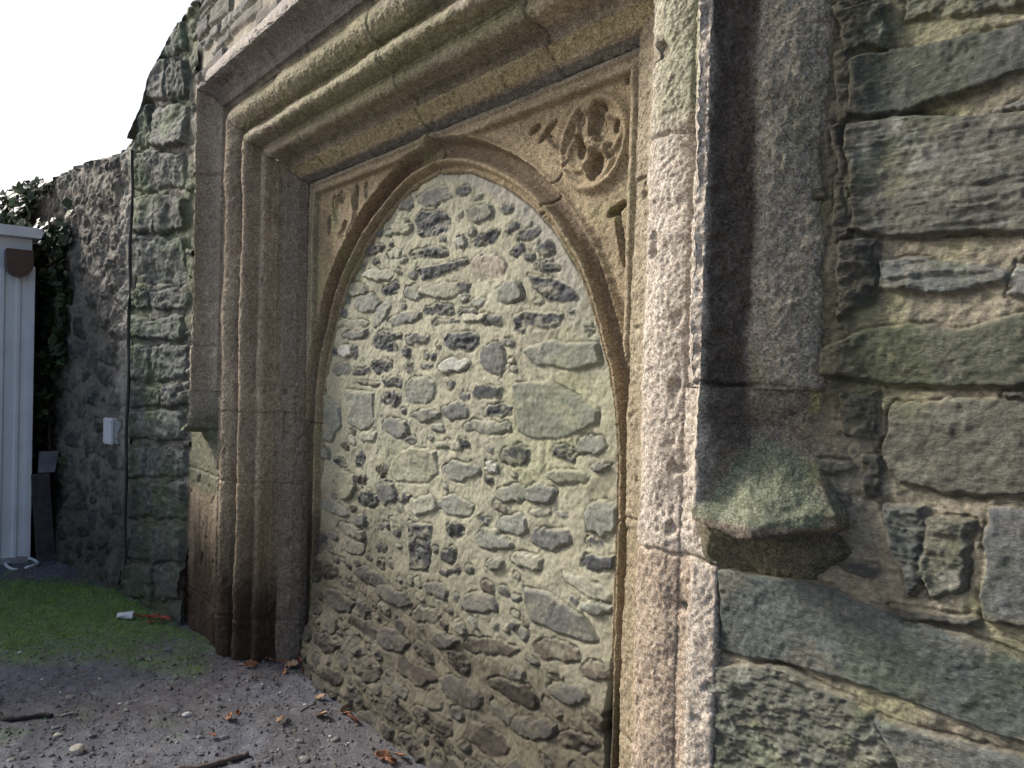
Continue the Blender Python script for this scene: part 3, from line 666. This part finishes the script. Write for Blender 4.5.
for (px, py, hw, hh, ro, dp) in ((593, 118, .036, .050, -.1, .032), (577, 145, .018, .036, 0, .028), (591, 166, .026, .040, -.1, .032), (613, 124, .017, .017, 0, .035), (605, 150, .016, .024, .3, .018), (577, 118, .014, .024, 0, .014)):
    p = at(px, py, .27); car += hole(p[0], p[2], hw, hh, ro, dp)
for (px, py, hw, hh, ro, dp) in ((543, 130, .05, .012, .5, .018), (548, 140, .05, .010, -.7, .016), (530, 128, .03, .012, .2, .02), (612, 208, .040, .013, .35, .04), (616, 236, .012, .09, .22, .03), (628, 75, .03, .012, .3, .02)):
    p = at(px, py, .27); car += hole(p[0], p[2], hw, hh, ro, dp)
for (px, py, hw, hh, ro, dp) in ((330, 205, .012, .05, .0, .02), (338, 196, .02, .03, .4, .02), (352, 196, .014, .06, .1, .018), (325, 225, .012, .05, 0, .016), (340, 228, .02, .04, -.4, .014), (362, 190, .012, .04, .2, .012)):
    p = at(px, py, .27); car += hole(p[0], p[2], hw*1.6, hh, ro, dp)
p = at(340, 212, .27); car += ring(p[0], p[2], .10, .014, .014)
Hh += car*fieldm
Hh += .006*fbm(X*12, 0, Z*12, 4, 210, .6)+.0028*fbm(X*90, 0, Z*90, 2, 211, .7)
# joints between the arch stones, and the chipped boss at the apex
jt = np.zeros(X.shape)
for (ax0, az0, ax1, az1) in ((XC+.0, 2.24, XC+.02, 2.45), (XC-1.12, 1.22, XC-.95, 1.22), (XC+.95, 1.07, XC+1.12, 1.07), (XC+.62, 2.02, XC+.78, 2.16)):
    e = np.array([ax1-ax0, az1-az0]); L = e@e; t = np.clip(((X-ax0)*e[0]+(Z-az0)*e[1])/L, 0, 1)
    jt += np.exp(-((np.hypot(X-ax0-t*e[0], Z-az0-t*e[1]))/.004)**2)
Hh -= .010*np.clip(jt, 0, 1)
Hh += .020*np.exp(-(((X-XC)/.05)**2+((Z-2.40)/.035)**2))
C = np.ones(X.shape+(3,))*np.array((.32, .262, .170))*(1+.3*fbm(X*6, 0, Z*6, 5, 220))[..., None]
C = mixc(C, (.14, .105, .085), sst(.056, .066, d)*sst(.130, .118, d)*.6)
C = mixc(C, (.14, .145, .14), sst(.02, .0, bz+.01*fbm(X*9, 0, Z, 3, 3))*.8)
C = mixc(C, (.30, .29, .16), sst(.1, .4, fbm(X*5, 3, Z*5, 4, 222))*.6)
C = mixc(C, (.40, .36, .28), (edge < .052)*(edge > .0)*.35)
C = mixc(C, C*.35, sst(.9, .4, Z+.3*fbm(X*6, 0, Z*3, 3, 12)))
C = C*(1-.5*np.clip(jt, 0, 1))[..., None]
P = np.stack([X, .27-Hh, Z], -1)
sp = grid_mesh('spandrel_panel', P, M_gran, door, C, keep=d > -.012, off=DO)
tag(sp, 'brown carved spandrels with a worn quatrefoil roundel on the right')
#PART3
# ------------------------------------------------------------------ ground
xs = ax([(-60, -9, 2.), (-9, -7, .08), (-7, -1.2, .014), (-1.2, 3.5, .06), (3.5, 40, 2.)]); ys = ax([(-40, -4, 1.5), (-4, -1.4, .06), (-1.4, .50, .014), (.5, 1.2, .1), (1.2, 60, 3.)])
X, Y = np.meshgrid(xs, ys, indexing='ij')
Zg = .02*fbm(X*1.3, Y*1.3, 0, 3, 300)+.012*fbm(X*9, Y*9, 0, 4, 301, .6)+.006*fbm(X*30, Y*30, 0, 3, 302, .6)
near = sst(-8, -6.5, X)*sst(3, 1, X)*sst(-3.5, -2, Y)
Zg = Zg*(.3+.7*near)
mossn = fbm(X*2.2, Y*2.2, 0, 5, 310, .6)
mu = np.array(atz(75, 612)[:2])
mm = np.exp(-(((X+5.05)/1.3)**2+((Y+.48-.22*(X+5.05))/.52)**2)**1.4)
moss = sst(.30, .85, mm+.75*mossn)
def moss_at(x, y):
    m_ = np.exp(-(((x+5.05)/1.3)**2+((y+.48-.22*(x+5.05))/.52)**2)**1.4)
    return sst(.30, .85, m_+.75*fbm(x*2.2, y*2.2, 0, 5, 310, .6))
Zg += .012*moss
C = np.ones(X.shape+(3,))*np.array((.108, .114, .138))*(1+.35*fbm(X*5, Y*5, 0, 5, 320))[..., None]
C = mixc(C, (.085, .075, .075), sst(.1, .45, fbm(X*3, Y*3, 1, 4, 321)+.5*sst(-.5, .1, Y)*sst(-4.5, -3.5, X))*.6)
C = mixc(C, (.19, .19, .2), sst(.35, .6, fbm(X*28, Y*28, 0, 3, 322))*.6)
C = mixc(C, (.12, .20, .045), moss*(.78+.25*fbm(X*12, Y*12, 0, 3, 8)))
M_gnd = masonry_mat('gravelly_soil', 60, 260, .45, 1.0, .008, .45, rough=.58)
g = grid_mesh('ground', np.stack([X, Y, Zg], -1), M_gnd, None, C, keep=np.ones(X.shape, bool)); g['kind'] = 'structure'
def gz(x, y):
    x = np.asarray(x, float); y = np.asarray(y, float)
    z = .02*fbm(x*1.3, y*1.3, 0, 3, 300)+.012*fbm(x*9, y*9, 0, 4, 301, .6)+.006*fbm(x*30, y*30, 0, 3, 302, .6)
    return z*(.3+.7*sst(-8, -6.5, x)*sst(3, 1, x)*sst(-3.5, -2, y))+.012*moss_at(x, y)
def soup(name, V, Fc, mat_, col=None, smooth=False):
    me = bpy.data.meshes.new(name); k = Fc.shape[1]
    me.vertices.add(len(V)); me.vertices.foreach_set('co', V.astype(np.float32).reshape(-1))
    me.loops.add(Fc.size); me.loops.foreach_set('vertex_index', Fc.astype(np.int32).reshape(-1))
    me.polygons.add(len(Fc)); me.polygons.foreach_set('loop_start', (np.arange(len(Fc))*k).astype(np.int32)); me.polygons.foreach_set('loop_total', np.full(len(Fc), k, np.int32))
    me.polygons.foreach_set('use_smooth', np.full(len(Fc), smooth))
    if col is not None:
        ca = me.color_attributes.new('Col', 'FLOAT_COLOR', 'POINT'); c = np.ones((len(V), 4), np.float32); c[:, :3] = col; ca.data.foreach_set('color', c.reshape(-1))
    me.update(calc_edges=True); me.materials.append(mat_)
    o = bpy.data.objects.new(name, me); COL.objects.link(o); return o
# fine gravel
n = 26000; gx = rng.uniform(-6.8, -1.4, n); gy = rng.uniform(-1.5, .34, n)
k = (moss_at(gx, gy) < rng.uniform(0, 1, n)); gx, gy = gx[k], gy[k]; n = len(gx)
sz = .0025+.009*rng.uniform(0, 1, n)**6
oc = np.array([(1, 0, 0), (0, 1, 0), (-1, 0, 0), (0, -1, 0), (0, 0, 1), (0, 0, -1)], float)
of = np.array([(0, 1, 4), (1, 2, 4), (2, 3, 4), (3, 0, 4), (1, 0, 5), (2, 1, 5), (3, 2, 5), (0, 3, 5)])
V = oc[None]*sz[:, None, None]*rng.uniform(.55, 1.5, (n, 6, 1))*np.array([1, 1, .6]); an = rng.uniform(0, 6.28, n)
V = np.stack([V[..., 0]*np.cos(an)[:, None]-V[..., 1]*np.sin(an)[:, None], V[..., 0]*np.sin(an)[:, None]+V[..., 1]*np.cos(an)[:, None], V[..., 2]], -1)
V += np.stack([gx, gy, gz(gx, gy)+sz*.2], -1)[:, None]
cc = np.array([(.12, .115, .12), (.17, .165, .165), (.08, .075, .075), (.24, .23, .22), (.15, .12, .09)])[rng.integers(0, 5, n)]*rng.uniform(.7, 1.2, (n, 1))
o = soup('gravel', V.reshape(-1, 3), (of[None]+6*np.arange(n)[:, None, None]).reshape(-1, 3), masonry_mat('gravel', 90, 300, .3, .3), np.repeat(cc, 6, 0))
tag(o, 'fine grey gravel scattered over the dirt in front of the doorway', 'gravel', kind='stuff')
# moss and short grass blades
n = 60000; gx = rng.uniform(-7, -3.0, n); gy = rng.uniform(-1.8, .2, n); k = moss_at(gx, gy)*.9 > rng.uniform(0, 1, n); gx, gy = gx[k], gy[k]; n = len(gx)
a = rng.uniform(0, 6.28, n); h = rng.uniform(.003, .012, n); w = rng.uniform(.002, .005, n); z = gz(gx, gy)
dx, dy = np.cos(a), np.sin(a); lx, ly = rng.normal(0, .006, n), rng.normal(0, .006, n)
V = np.stack([np.stack([gx-dx*w, gy-dy*w, z-.002], -1), np.stack([gx+dx*w, gy+dy*w, z-.002], -1), np.stack([gx+lx, gy+ly, z+h], -1)], 1)
cc = np.array((.145, .29, .05))*rng.uniform(.6, 1.5, (n, 1))+np.array((.03, .0, .0))*rng.uniform(0, 1, (n, 1))
M_moss, nn_, ll_, pp_ = mat('moss', .9, .1); ca = N(nn_, 'ShaderNodeVertexColor', layer_name='Col'); ll_.new(ca.outputs[0], pp_.inputs['Base Color'])
o = soup('moss', V.reshape(-1, 3), np.arange(3*n).reshape(-1, 3), M_moss, np.repeat(cc, 3, 0))
tag(o, 'bright green moss and short grass patch on the soil left of the doorway', 'moss', kind='stuff')

# ------------------------------------------------------------------ ivy on the far end of the garden wall
n = 5200; 
def ivy(n, x0, x1, z0, z1, seed, thick=.28):
    r = np.random.default_rng(seed)
    lx = r.uniform(x0, x1, n*3); lz = r.uniform(z0, z1, n*3)
    dens = sst(-.25, .25, fbm(lx*2.2, 0, lz*2.2, 4, seed)+.5*sst(x1, x0+.3*(x1-x0), lx)-.1)
    k = dens > r.uniform(0, 1, n*3); lx, lz = lx[k][:n], lz[k][:n]; n = len(lx)
    ly = -.05-thick*r.uniform(0, 1, n)*np.clip(.5+.8*fbm(lx*3, 4, lz*3, 3, seed+2), 0, 1)
    th_ = TH; wx = OL[0]+lx*math.cos(th_)-ly*math.sin(th_); wy = OL[1]+lx*math.sin(th_)+ly*math.cos(th_)
    s = r.uniform(.022, .05, n); nrm = r.normal(0, .55, (n, 3))+np.array([.35, -.9, .45]); nrm /= np.linalg.norm(nrm, axis=1)[:, None]
    t1 = np.cross(nrm, r.normal(0, 1, (n, 3))); t1 /= np.linalg.norm(t1, axis=1)[:, None]; t2 = np.cross(nrm, t1)
    c = np.stack([wx, wy, lz], -1); prof = [(0, -1), (.75, -.45), (.55, .35), (0, 1.1), (-.55, .35), (-.75, -.45)]
    V = np.stack([c+(t1*u+t2*v)*s[:, None]+nrm*(s*(.22*abs(u)))[:, None]*-1 for u, v in prof], 1)
    cc = np.array((.035, .055, .022))*r.uniform(.5, 1.9, (n, 1)); cc = np.repeat(cc, 6, 0)
    return V.reshape(-1, 3), np.arange(6*n).reshape(-1, 6), cc
M_leaf, nn_, ll_, pp_ = mat('ivy_leaf', .45, .5); ca = N(nn_, 'ShaderNodeVertexColor', layer_name='Col'); ll_.new(ca.outputs[0], pp_.inputs['Base Color'])
M_bark = plain_mat('bark', (.07, .05, .035), .9, 0, 40, .4, .6)
iv = empty('ivy', (-6.9, -.4, 0), 'dark green ivy climbing the rubble wall beside the white shed', 'ivy')
V, Fc, cc = ivy(5200, -3.6, -1.95, .7, 2.93, 5); o = soup('foliage', V-np.array((-6.9, -.4, 0)), Fc, M_leaf, cc); o.parent = iv
bm = bmesh.new()
for k in range(5):
    x = -2.3-.28*k; pts = []
    for j in range(12):
        z = j*.24; lx = x+.08*math.sin(j*.9+k)+.03*j*(k-2)*.3; ly = -.05-.02*math.sin(j+k)
        pts.append((OL[0]+lx*math.cos(TH)-ly*math.sin(TH)+6.9, OL[1]+lx*math.sin(TH)+ly*math.cos(TH)+.4, z))
    tube(bm, pts, [.02-.0014*j for j in range(12)], 6)
bm_obj('stem', bm, M_bark, iv, True)

# ------------------------------------------------------------------ white ribbed shed
M_white = plain_mat('white_painted_steel', (.66, .68, .72), .42, 0, 6, .08, .05)
M_roof = plain_mat('pale_roof_sheet', (.7, .7, .7), .5, 0, 10, .08)
M_brn = plain_mat('brown_plastic', (.075, .035, .028), .4, 0, 20, .15)
SX = -6.68; shed = empty('garden_shed', (SX, -1.7, 0), 'white ribbed metal shed with brown gutter end at the far left', 'shed')
def T(bm): 
    for v in bm.verts: v.co -= Vector((SX, -1.7, 0))
bm = bmesh.new(); ya, yb = -2.9, -.545
pr = []; y = ya
while y < yb-.06:                       # trapezoid ribs
    pr += [(y, 0), (y+.055, 0), (y+.067, .014), (y+.085, .014), (y+.097, 0)]; y += .10
pr.append((yb, 0))
prev = None
for (yy, dd) in pr:
    c = [bm.verts.new((SX+dd, yy, .03)), bm.verts.new((SX+dd, yy, 2.18))]
    if prev: bm.faces.new((prev[0], c[0], c[1], prev[1]))
    prev = c
T(bm); bm_obj('wall_sheet', bm, M_white, shed)
bm = bmesh.new(); box(bm, SX-.03, SX+.022, yb-.02, yb+.022, .02, 2.20, .004); T(bm); bm_obj('corner_trim', bm, M_white, shed)
bm = bmesh.new(); box(bm, SX-2.2, SX-.035, ya, ya+.03, .03, 2.18); box(bm, SX-2.2, SX-.035, yb-.025, yb, .03, 2.18); box(bm, SX-2.25, SX-2.2, ya, yb, .03, 2.18); T(bm); bm_obj('side_wall', bm, M_white, shed)
bm = bmesh.new(); box(bm, SX-.04, SX+.028, ya, yb+.01, -.02, .035, .004); T(bm); bm_obj('base_rail', bm, plain_mat('galvanised', (.35, .36, .37), .5, .6), shed)
bm = bmesh.new()
b2 = [(-2.95, 2.40), (-.50, 2.40), (-.48, 2.45), (-.52, 2.475), (-2.95, 2.475)]
for xx in (SX-2.3, SX+.10):
    pass
va = [bm.verts.new((SX+.10, y, z)) for y, z in b2]; vb = [bm.verts.new((SX-2.3, y, z)) for y, z in b2]
bm.faces.new(va); bm.faces.new(vb[::-1])
for i in range(5): bm.faces.new((va[i], va[(i+1) % 5], vb[(i+1) % 5], vb[i]))
T(bm); bm_obj('roof', bm, M_roof, shed)
bm = bmesh.new(); box(bm, SX-.02, SX+.02, ya, yb+.0, 2.181, 2.398, .003); T(bm); bm_obj('fascia', bm, M_white, shed)
# half-round gutter end with its outlet, seen end on
bm = bmesh.new(); sec = [(-.085, .10), (-.085, .02)] + [(-.085*math.cos(t), -.085*math.sin(t)*1.15-.0) for t in np.linspace(.15, math.pi-.15, 9)] + [(.085, .02), (.085, .10)]
cy = -.635; cz = 2.20; ra = [bm.verts.new((SX+.024, cy+a_, cz+b_)) for a_, b_ in sec]; rb = [bm.verts.new((SX+.15, cy+a_, cz+b_)) for a_, b_ in sec]
bm.faces.new(ra[::-1]); bm.faces.new(rb)
for i in range(len(sec)): bm.faces.new((ra[i], ra[(i+1) % len(sec)], rb[(i+1) % len(sec)], rb[i]))
bmesh.ops.bevel(bm, geom=bm.edges[:], offset=.004, segments=1, affect='EDGES')
T(bm); bm_obj('gutter_end', bm, M_brn, shed)
# ------------------------------------------------------------------ board leaning beside the shed
M_old = plain_mat('weathered_board', (.055, .05, .05), .85, 0, 18, .4, .5)
bm = bmesh.new(); box(bm, -.012, .012, -.06, .06, 0, .66, .003)
for v in bm.verts: v.co.x -= v.co.z*.10; v.co.y += .004*math.sin(v.co.z*14)
o = bm_obj('leaning_board', bm, M_old); o.location = (-6.60, -.43, -.01); o.rotation_euler = (math.radians(3), 0, .1); tag(o, 'dark weathered board leaning upright beside the white shed corner', 'board')
M_gry = plain_mat('grey_slate', (.16, .165, .19), .8, 0, 18, .3, .3)
bm = bmesh.new(); box(bm, -.01, .01, -.055, .055, 0, .16, .003)
for v in bm.verts: v.co.y += .15*v.co.z*(1 if v.co.y > 0 else .3)
o = bm_obj('slate_piece', bm, M_gry); o.location = (-6.655, -.43, .655); tag(o, 'small grey slate piece resting on top of the leaning dark board', 'slate')
# ------------------------------------------------------------------ junction box on the wall
M_plw = plain_mat('grey_white_plastic', (.62, .64, .66), .45, 0, 40, .08)
lx, lz, pw = atl(110, 431, .045)
jb = empty('junction_box', (pw[0], pw[1], pw[2]), 'small grey white plastic junction box fixed to the rubble wall by the vertical seam', 'junction box', rz=TH)
bm = bmesh.new(); box(bm, -.075, .075, .0, .05, -.085, .085, .008); bm_obj('housing', bm, M_plw, jb)
bm = bmesh.new(); box(bm, -.079, .079, -.018, -.001, -.089, .089, .007)
for sx in (-.06, .06):
    for sz_ in (-.07, .07):
        b3 = bmesh.new(); bmesh.ops.create_cone(b3, cap_ends=True, segments=10, radius1=.007, radius2=.006, depth=.004, matrix=Matrix.Translation((sx, -.020, sz_)) @ Matrix.Rotation(math.pi/2, 4, 'X'))
        t_ = bpy.data.meshes.new('t'); b3.to_mesh(t_); b3.free(); bm.from_mesh(t_); bpy.data.meshes.remove(t_)
bm_obj('cover', bm, M_plw, jb)
bm = bmesh.new(); tube(bm, [(.0, .03, -.08), (.005, .028, -.2), (-.006, .03, -.45), (.0, .035, -.8), (.01, .03, -1.02)], .008, 8); bm_obj('cable', bm, plain_mat('black_cable', (.03, .03, .03), .5), jb)
bm = bmesh.new(); pts = []
q0 = atl(129.5, 300, .07)[2]
for k in range(24):
    z = .05+k*.122; pts.append((.008*math.sin(k*.7), .004*math.sin(k*1.3), z))
tube(bm, pts, .011, 8)
o = bm_obj('wall_conduit', bm, plain_mat('dark_conduit', (.045, .045, .045), .6), smooth=True); o.location = (q0[0], q0[1], 0); tag(o, 'thin dark conduit running up the seam between the rubble wall and green stones', 'conduit')
# ------------------------------------------------------------------ litter and leaves on the ground
def gp(px, py):
    p = atz(px, py, 0); return p[0], p[1], float(gz(p[0], p[1]))
# white plastic hoop by the shed
bm = bmesh.new(); pts = []
for k in range(26):
    a_ = k/25*2*math.pi*.93; pts.append((.15*math.cos(a_), .10*math.sin(a_), .012+.008*math.sin(3*a_)))
tube(bm, pts, .011, 8); x, y, z = gp(22, 565)
o = bm_obj('plastic_hoop', bm, M_plw, smooth=True); o.location = (x, y, z); tag(o, 'white plastic hoop lying on the ground at the foot of the shed', 'hoop')
# crushed white cup
bm = bmesh.new(); R_ = []
for i in range(9):
    t_ = i/8; r_ = .020+.010*t_
    R_.append([bm.verts.new((t_*.085-.04, r_*math.cos(k/16*6.283)*(1+.15*math.sin(5*t_+k)), max(.001, .022+r_*.7*math.sin(k/16*6.283)*(1+.2*math.sin(k*1.7+4*t_))))) for k in range(16)])
for A_, B_ in zip(R_, R_[1:]):
    for k in range(16): bm.faces.new((A_[k], A_[(k+1) % 16], B_[(k+1) % 16], B_[k]))
bm.faces.new(R_[0][::-1])
x, y, z = gp(125, 621); o = bm_obj('crushed_cup', bm, M_plw, smooth=True); o.location = (x, y, z); o.rotation_euler = (0, 0, 1.1); tag(o, 'crushed white cup lying on the moss with red string beside it', 'cup')
M_red = plain_mat('red_string', (.32, .06, .035), .8, 0, 80, .3)
bm = bmesh.new(); pts = []
x0_, y0_, z0_ = gp(132, 619)
q2 = np.array(atz(172, 622)) - np.array([x0_, y0_, 0])
for k in range(60):
    t_ = k/59; cur = .05*math.sin(t_*19)*sst(.4, .8, np.array(t_)); pts.append((q2[0]*t_+cur, q2[1]*t_+.04*math.cos(t_*17)*t_+.01*math.sin(t_*9), .006+.004*math.sin(t_*23)))
tube(bm, pts, .0045, 5); o = bm_obj('string', bm, M_red, smooth=True); o.location = (x0_, y0_, z0_+.006); tag(o, 'tangled red string trailing over the moss from the crushed cup', 'string')
# stones, leaves, twigs
def rock(name, px, py, r, c, lab, cat='stone', grp=None, flat=.55, sd=0):
    b = bmesh.new(); bmesh.ops.create_icosphere(b, subdivisions=3, radius=1)
    rd = np.random.default_rng(sd); s_ = rd.uniform(.7, 1.35, 3); pl = rd.normal(0, 1, (9, 3)); pl /= np.linalg.norm(pl, axis=1)[:, None]; dd_ = rd.uniform(.62, .9, 9)
    for v in b.verts:
        p_ = np.array(v.co)
        for n_, q_ in zip(pl, dd_):
            e_ = p_@n_-q_
            if e_ > 0: p_ = p_-n_*e_*.9
        v.co = Vector((p_[0]*s_[0]*r, p_[1]*s_[1]*r, p_[2]*flat*r))
    x, y, z = gp(px, py); o = bm_obj(name, b, plain_mat(name+'_mat', c, .85, 0, 60, .3, .4), smooth=False); o.location = (x, y, z+r*flat*.35); o.rotation_euler = (0, 0, rd.uniform(0, 6)); tag(o, lab, cat, grp); return o
rock('stone', 77, 750, .040, (.36, .34, .28), 'pale flat stone lying on the gravel near the bottom left corner', sd=3)
rock('stone', 187, 713, .017, (.5, .49, .47), 'small whitish stone lying alone between the twig and the leaves', sd=4)
rock('stone', 58, 732, .014, (.46, .43, .34), 'tiny cream stone beside the pale flat one', sd=5)
chips = [(247, 661), (262, 686), (280, 693), (42, 678), (312, 663), (195, 676), (214, 764), (100, 676), (82, 748), (305, 705), (330, 735), (150, 660), (230, 700), (120, 700), (168, 735), (348, 742), (60, 690), (20, 655)]
for i, (px, py) in enumerate(chips):
    rock('white_chip', px, py, random.uniform(.005, .010), (.55, .55, .53), 'tiny white chip scattered on the dark dirt before the doorway', 'chip', 'white chips on the dirt', sd=20+i)
for i in range(55):
    px, py = random.uniform(0, 400), random.uniform(640, 768)
    p_ = atz(px, py)
    if p_[1] > .22 or (px > 215 and py < 655+ (px-215)*.1): continue
    rock('pebble', px, py, random.uniform(.007, .018), random.choice([(.15, .15, .155), (.2, .19, .18), (.12, .11, .11)]), 'small grey pebble lying in the gravel before the doorway', 'pebble', 'pebbles in the gravel', sd=60+i)
lv = [plain_mat('dead_leaf_orange', (.27, .12, .06), .7, 0, 60, .35, .3), plain_mat('dead_leaf_tan', (.36, .23, .14), .7, 0, 60, .35, .3), plain_mat('dead_leaf_rust', (.22, .08, .04), .7, 0, 60, .35, .3)]
spots = [(283, 662), (292, 667), (300, 664), (286, 672), (272, 664), (305, 672), (298, 659), (343, 711), (350, 720), (346, 714), (322, 717), (352, 723), (393, 763), (400, 760), (388, 766), (383, 759), (320, 700), (231, 719), (237, 713), (155, 619), (162, 623), (150, 625), (282, 722), (318, 655), (268, 658), (330, 690), (212, 738), (250, 668)]
for i, (px, py) in enumerate(spots):
    x, y, z = gp(px, py); b = bmesh.new(); s_ = random.uniform(.020, .038); cl = random.uniform(.15, .5); rows = []
    out = [(0, .02), (.2, .30), (.35, .22), (.5, .42), (.62, .26), (.8, .28), (1, .01)]
    for (u, w_) in out:
        rows.append([b.verts.new(((u-.5)*2*s_, v*w_*2*s_*random.uniform(.8, 1.1), s_*(cl*abs(v)**1.3+.25*math.sin(u*3.1)*cl)+.001)) for v in (-1, -.5, 0, .5, 1)])
    for A_, B_ in zip(rows, rows[1:]):
        for k in range(4): b.faces.new((A_[k], A_[k+1], B_[k+1], B_[k]))
    o = bm_obj('dead_leaf', b, lv[i % 3 if random.random() < .6 else 0], smooth=True)
    sm = o.modifiers.new('s', 'SOLIDIFY'); sm.thickness = .0008
    o.location = (x, y, z+.004+.004*(i % 3)); o.rotation_euler = (random.gauss(0, .35), random.gauss(0, .3), random.uniform(0, 6.3))
    if i < 3 or 3 <= i < 7 or i in (23, 24, 27): g_, l_ = 'dead leaves by the left jamb', 'curled orange brown dead leaf on the dirt at the foot of the left jamb'
    elif i in (19, 20, 21): g_, l_ = 'dead leaves in the string', 'rusty dead leaf caught by the red string on the moss'
    else: g_, l_ = 'dead leaves before the blocked arch', 'curled dead leaf on the dirt below the blocked arch'
    tag(o, l_, 'leaf', g_)
def twig(name, a, b, r, c, lab, cat='twig', bend=.01):
    A_ = np.array(atz(*a)); B_ = np.array(atz(*b)); m_ = (A_+B_)/2; bm = bmesh.new(); pts = []; n_ = 14
    for k in range(n_):
        t_ = k/(n_-1); p_ = A_+(B_-A_)*t_; q_ = p_-m_; pts.append((q_[0]+bend*math.sin(t_*5), q_[1]+bend*math.cos(t_*7), float(gz(p_[0], p_[1]))+r*.7))
    tube(bm, pts, [r*(.75+.35*math.sin(k*1.3+.5)**2)*(1-.3*k/n_) for k in range(n_)], 7)
    o = bm_obj(name, bm, plain_mat(name+'_bark', c, .85, 0, 60, .4, .6), smooth=True); o.location = (m_[0], m_[1], 0); tag(o, lab, cat)
twig('stick', (172, 772), (248, 756), .016, (.09, .07, .06), 'thick dark stick lying on the ground at the bottom edge', 'stick')
twig('twig', (55, 714), (77, 711), .006, (.33, .28, .26), 'short pale pinkish twig on the dirt left of the whitish stone', bend=.003)
twig('twig', (315, 705), (300, 712), .004, (.10, .08, .06), 'thin dark twig by the leaves below the blocked arch', bend=.003)
twig('fallen_branch', (-10, 714), (48, 718), .013, (.03, .028, .028), 'blackened crooked branch half sunk in dirt at the left edge', 'branch', .02)
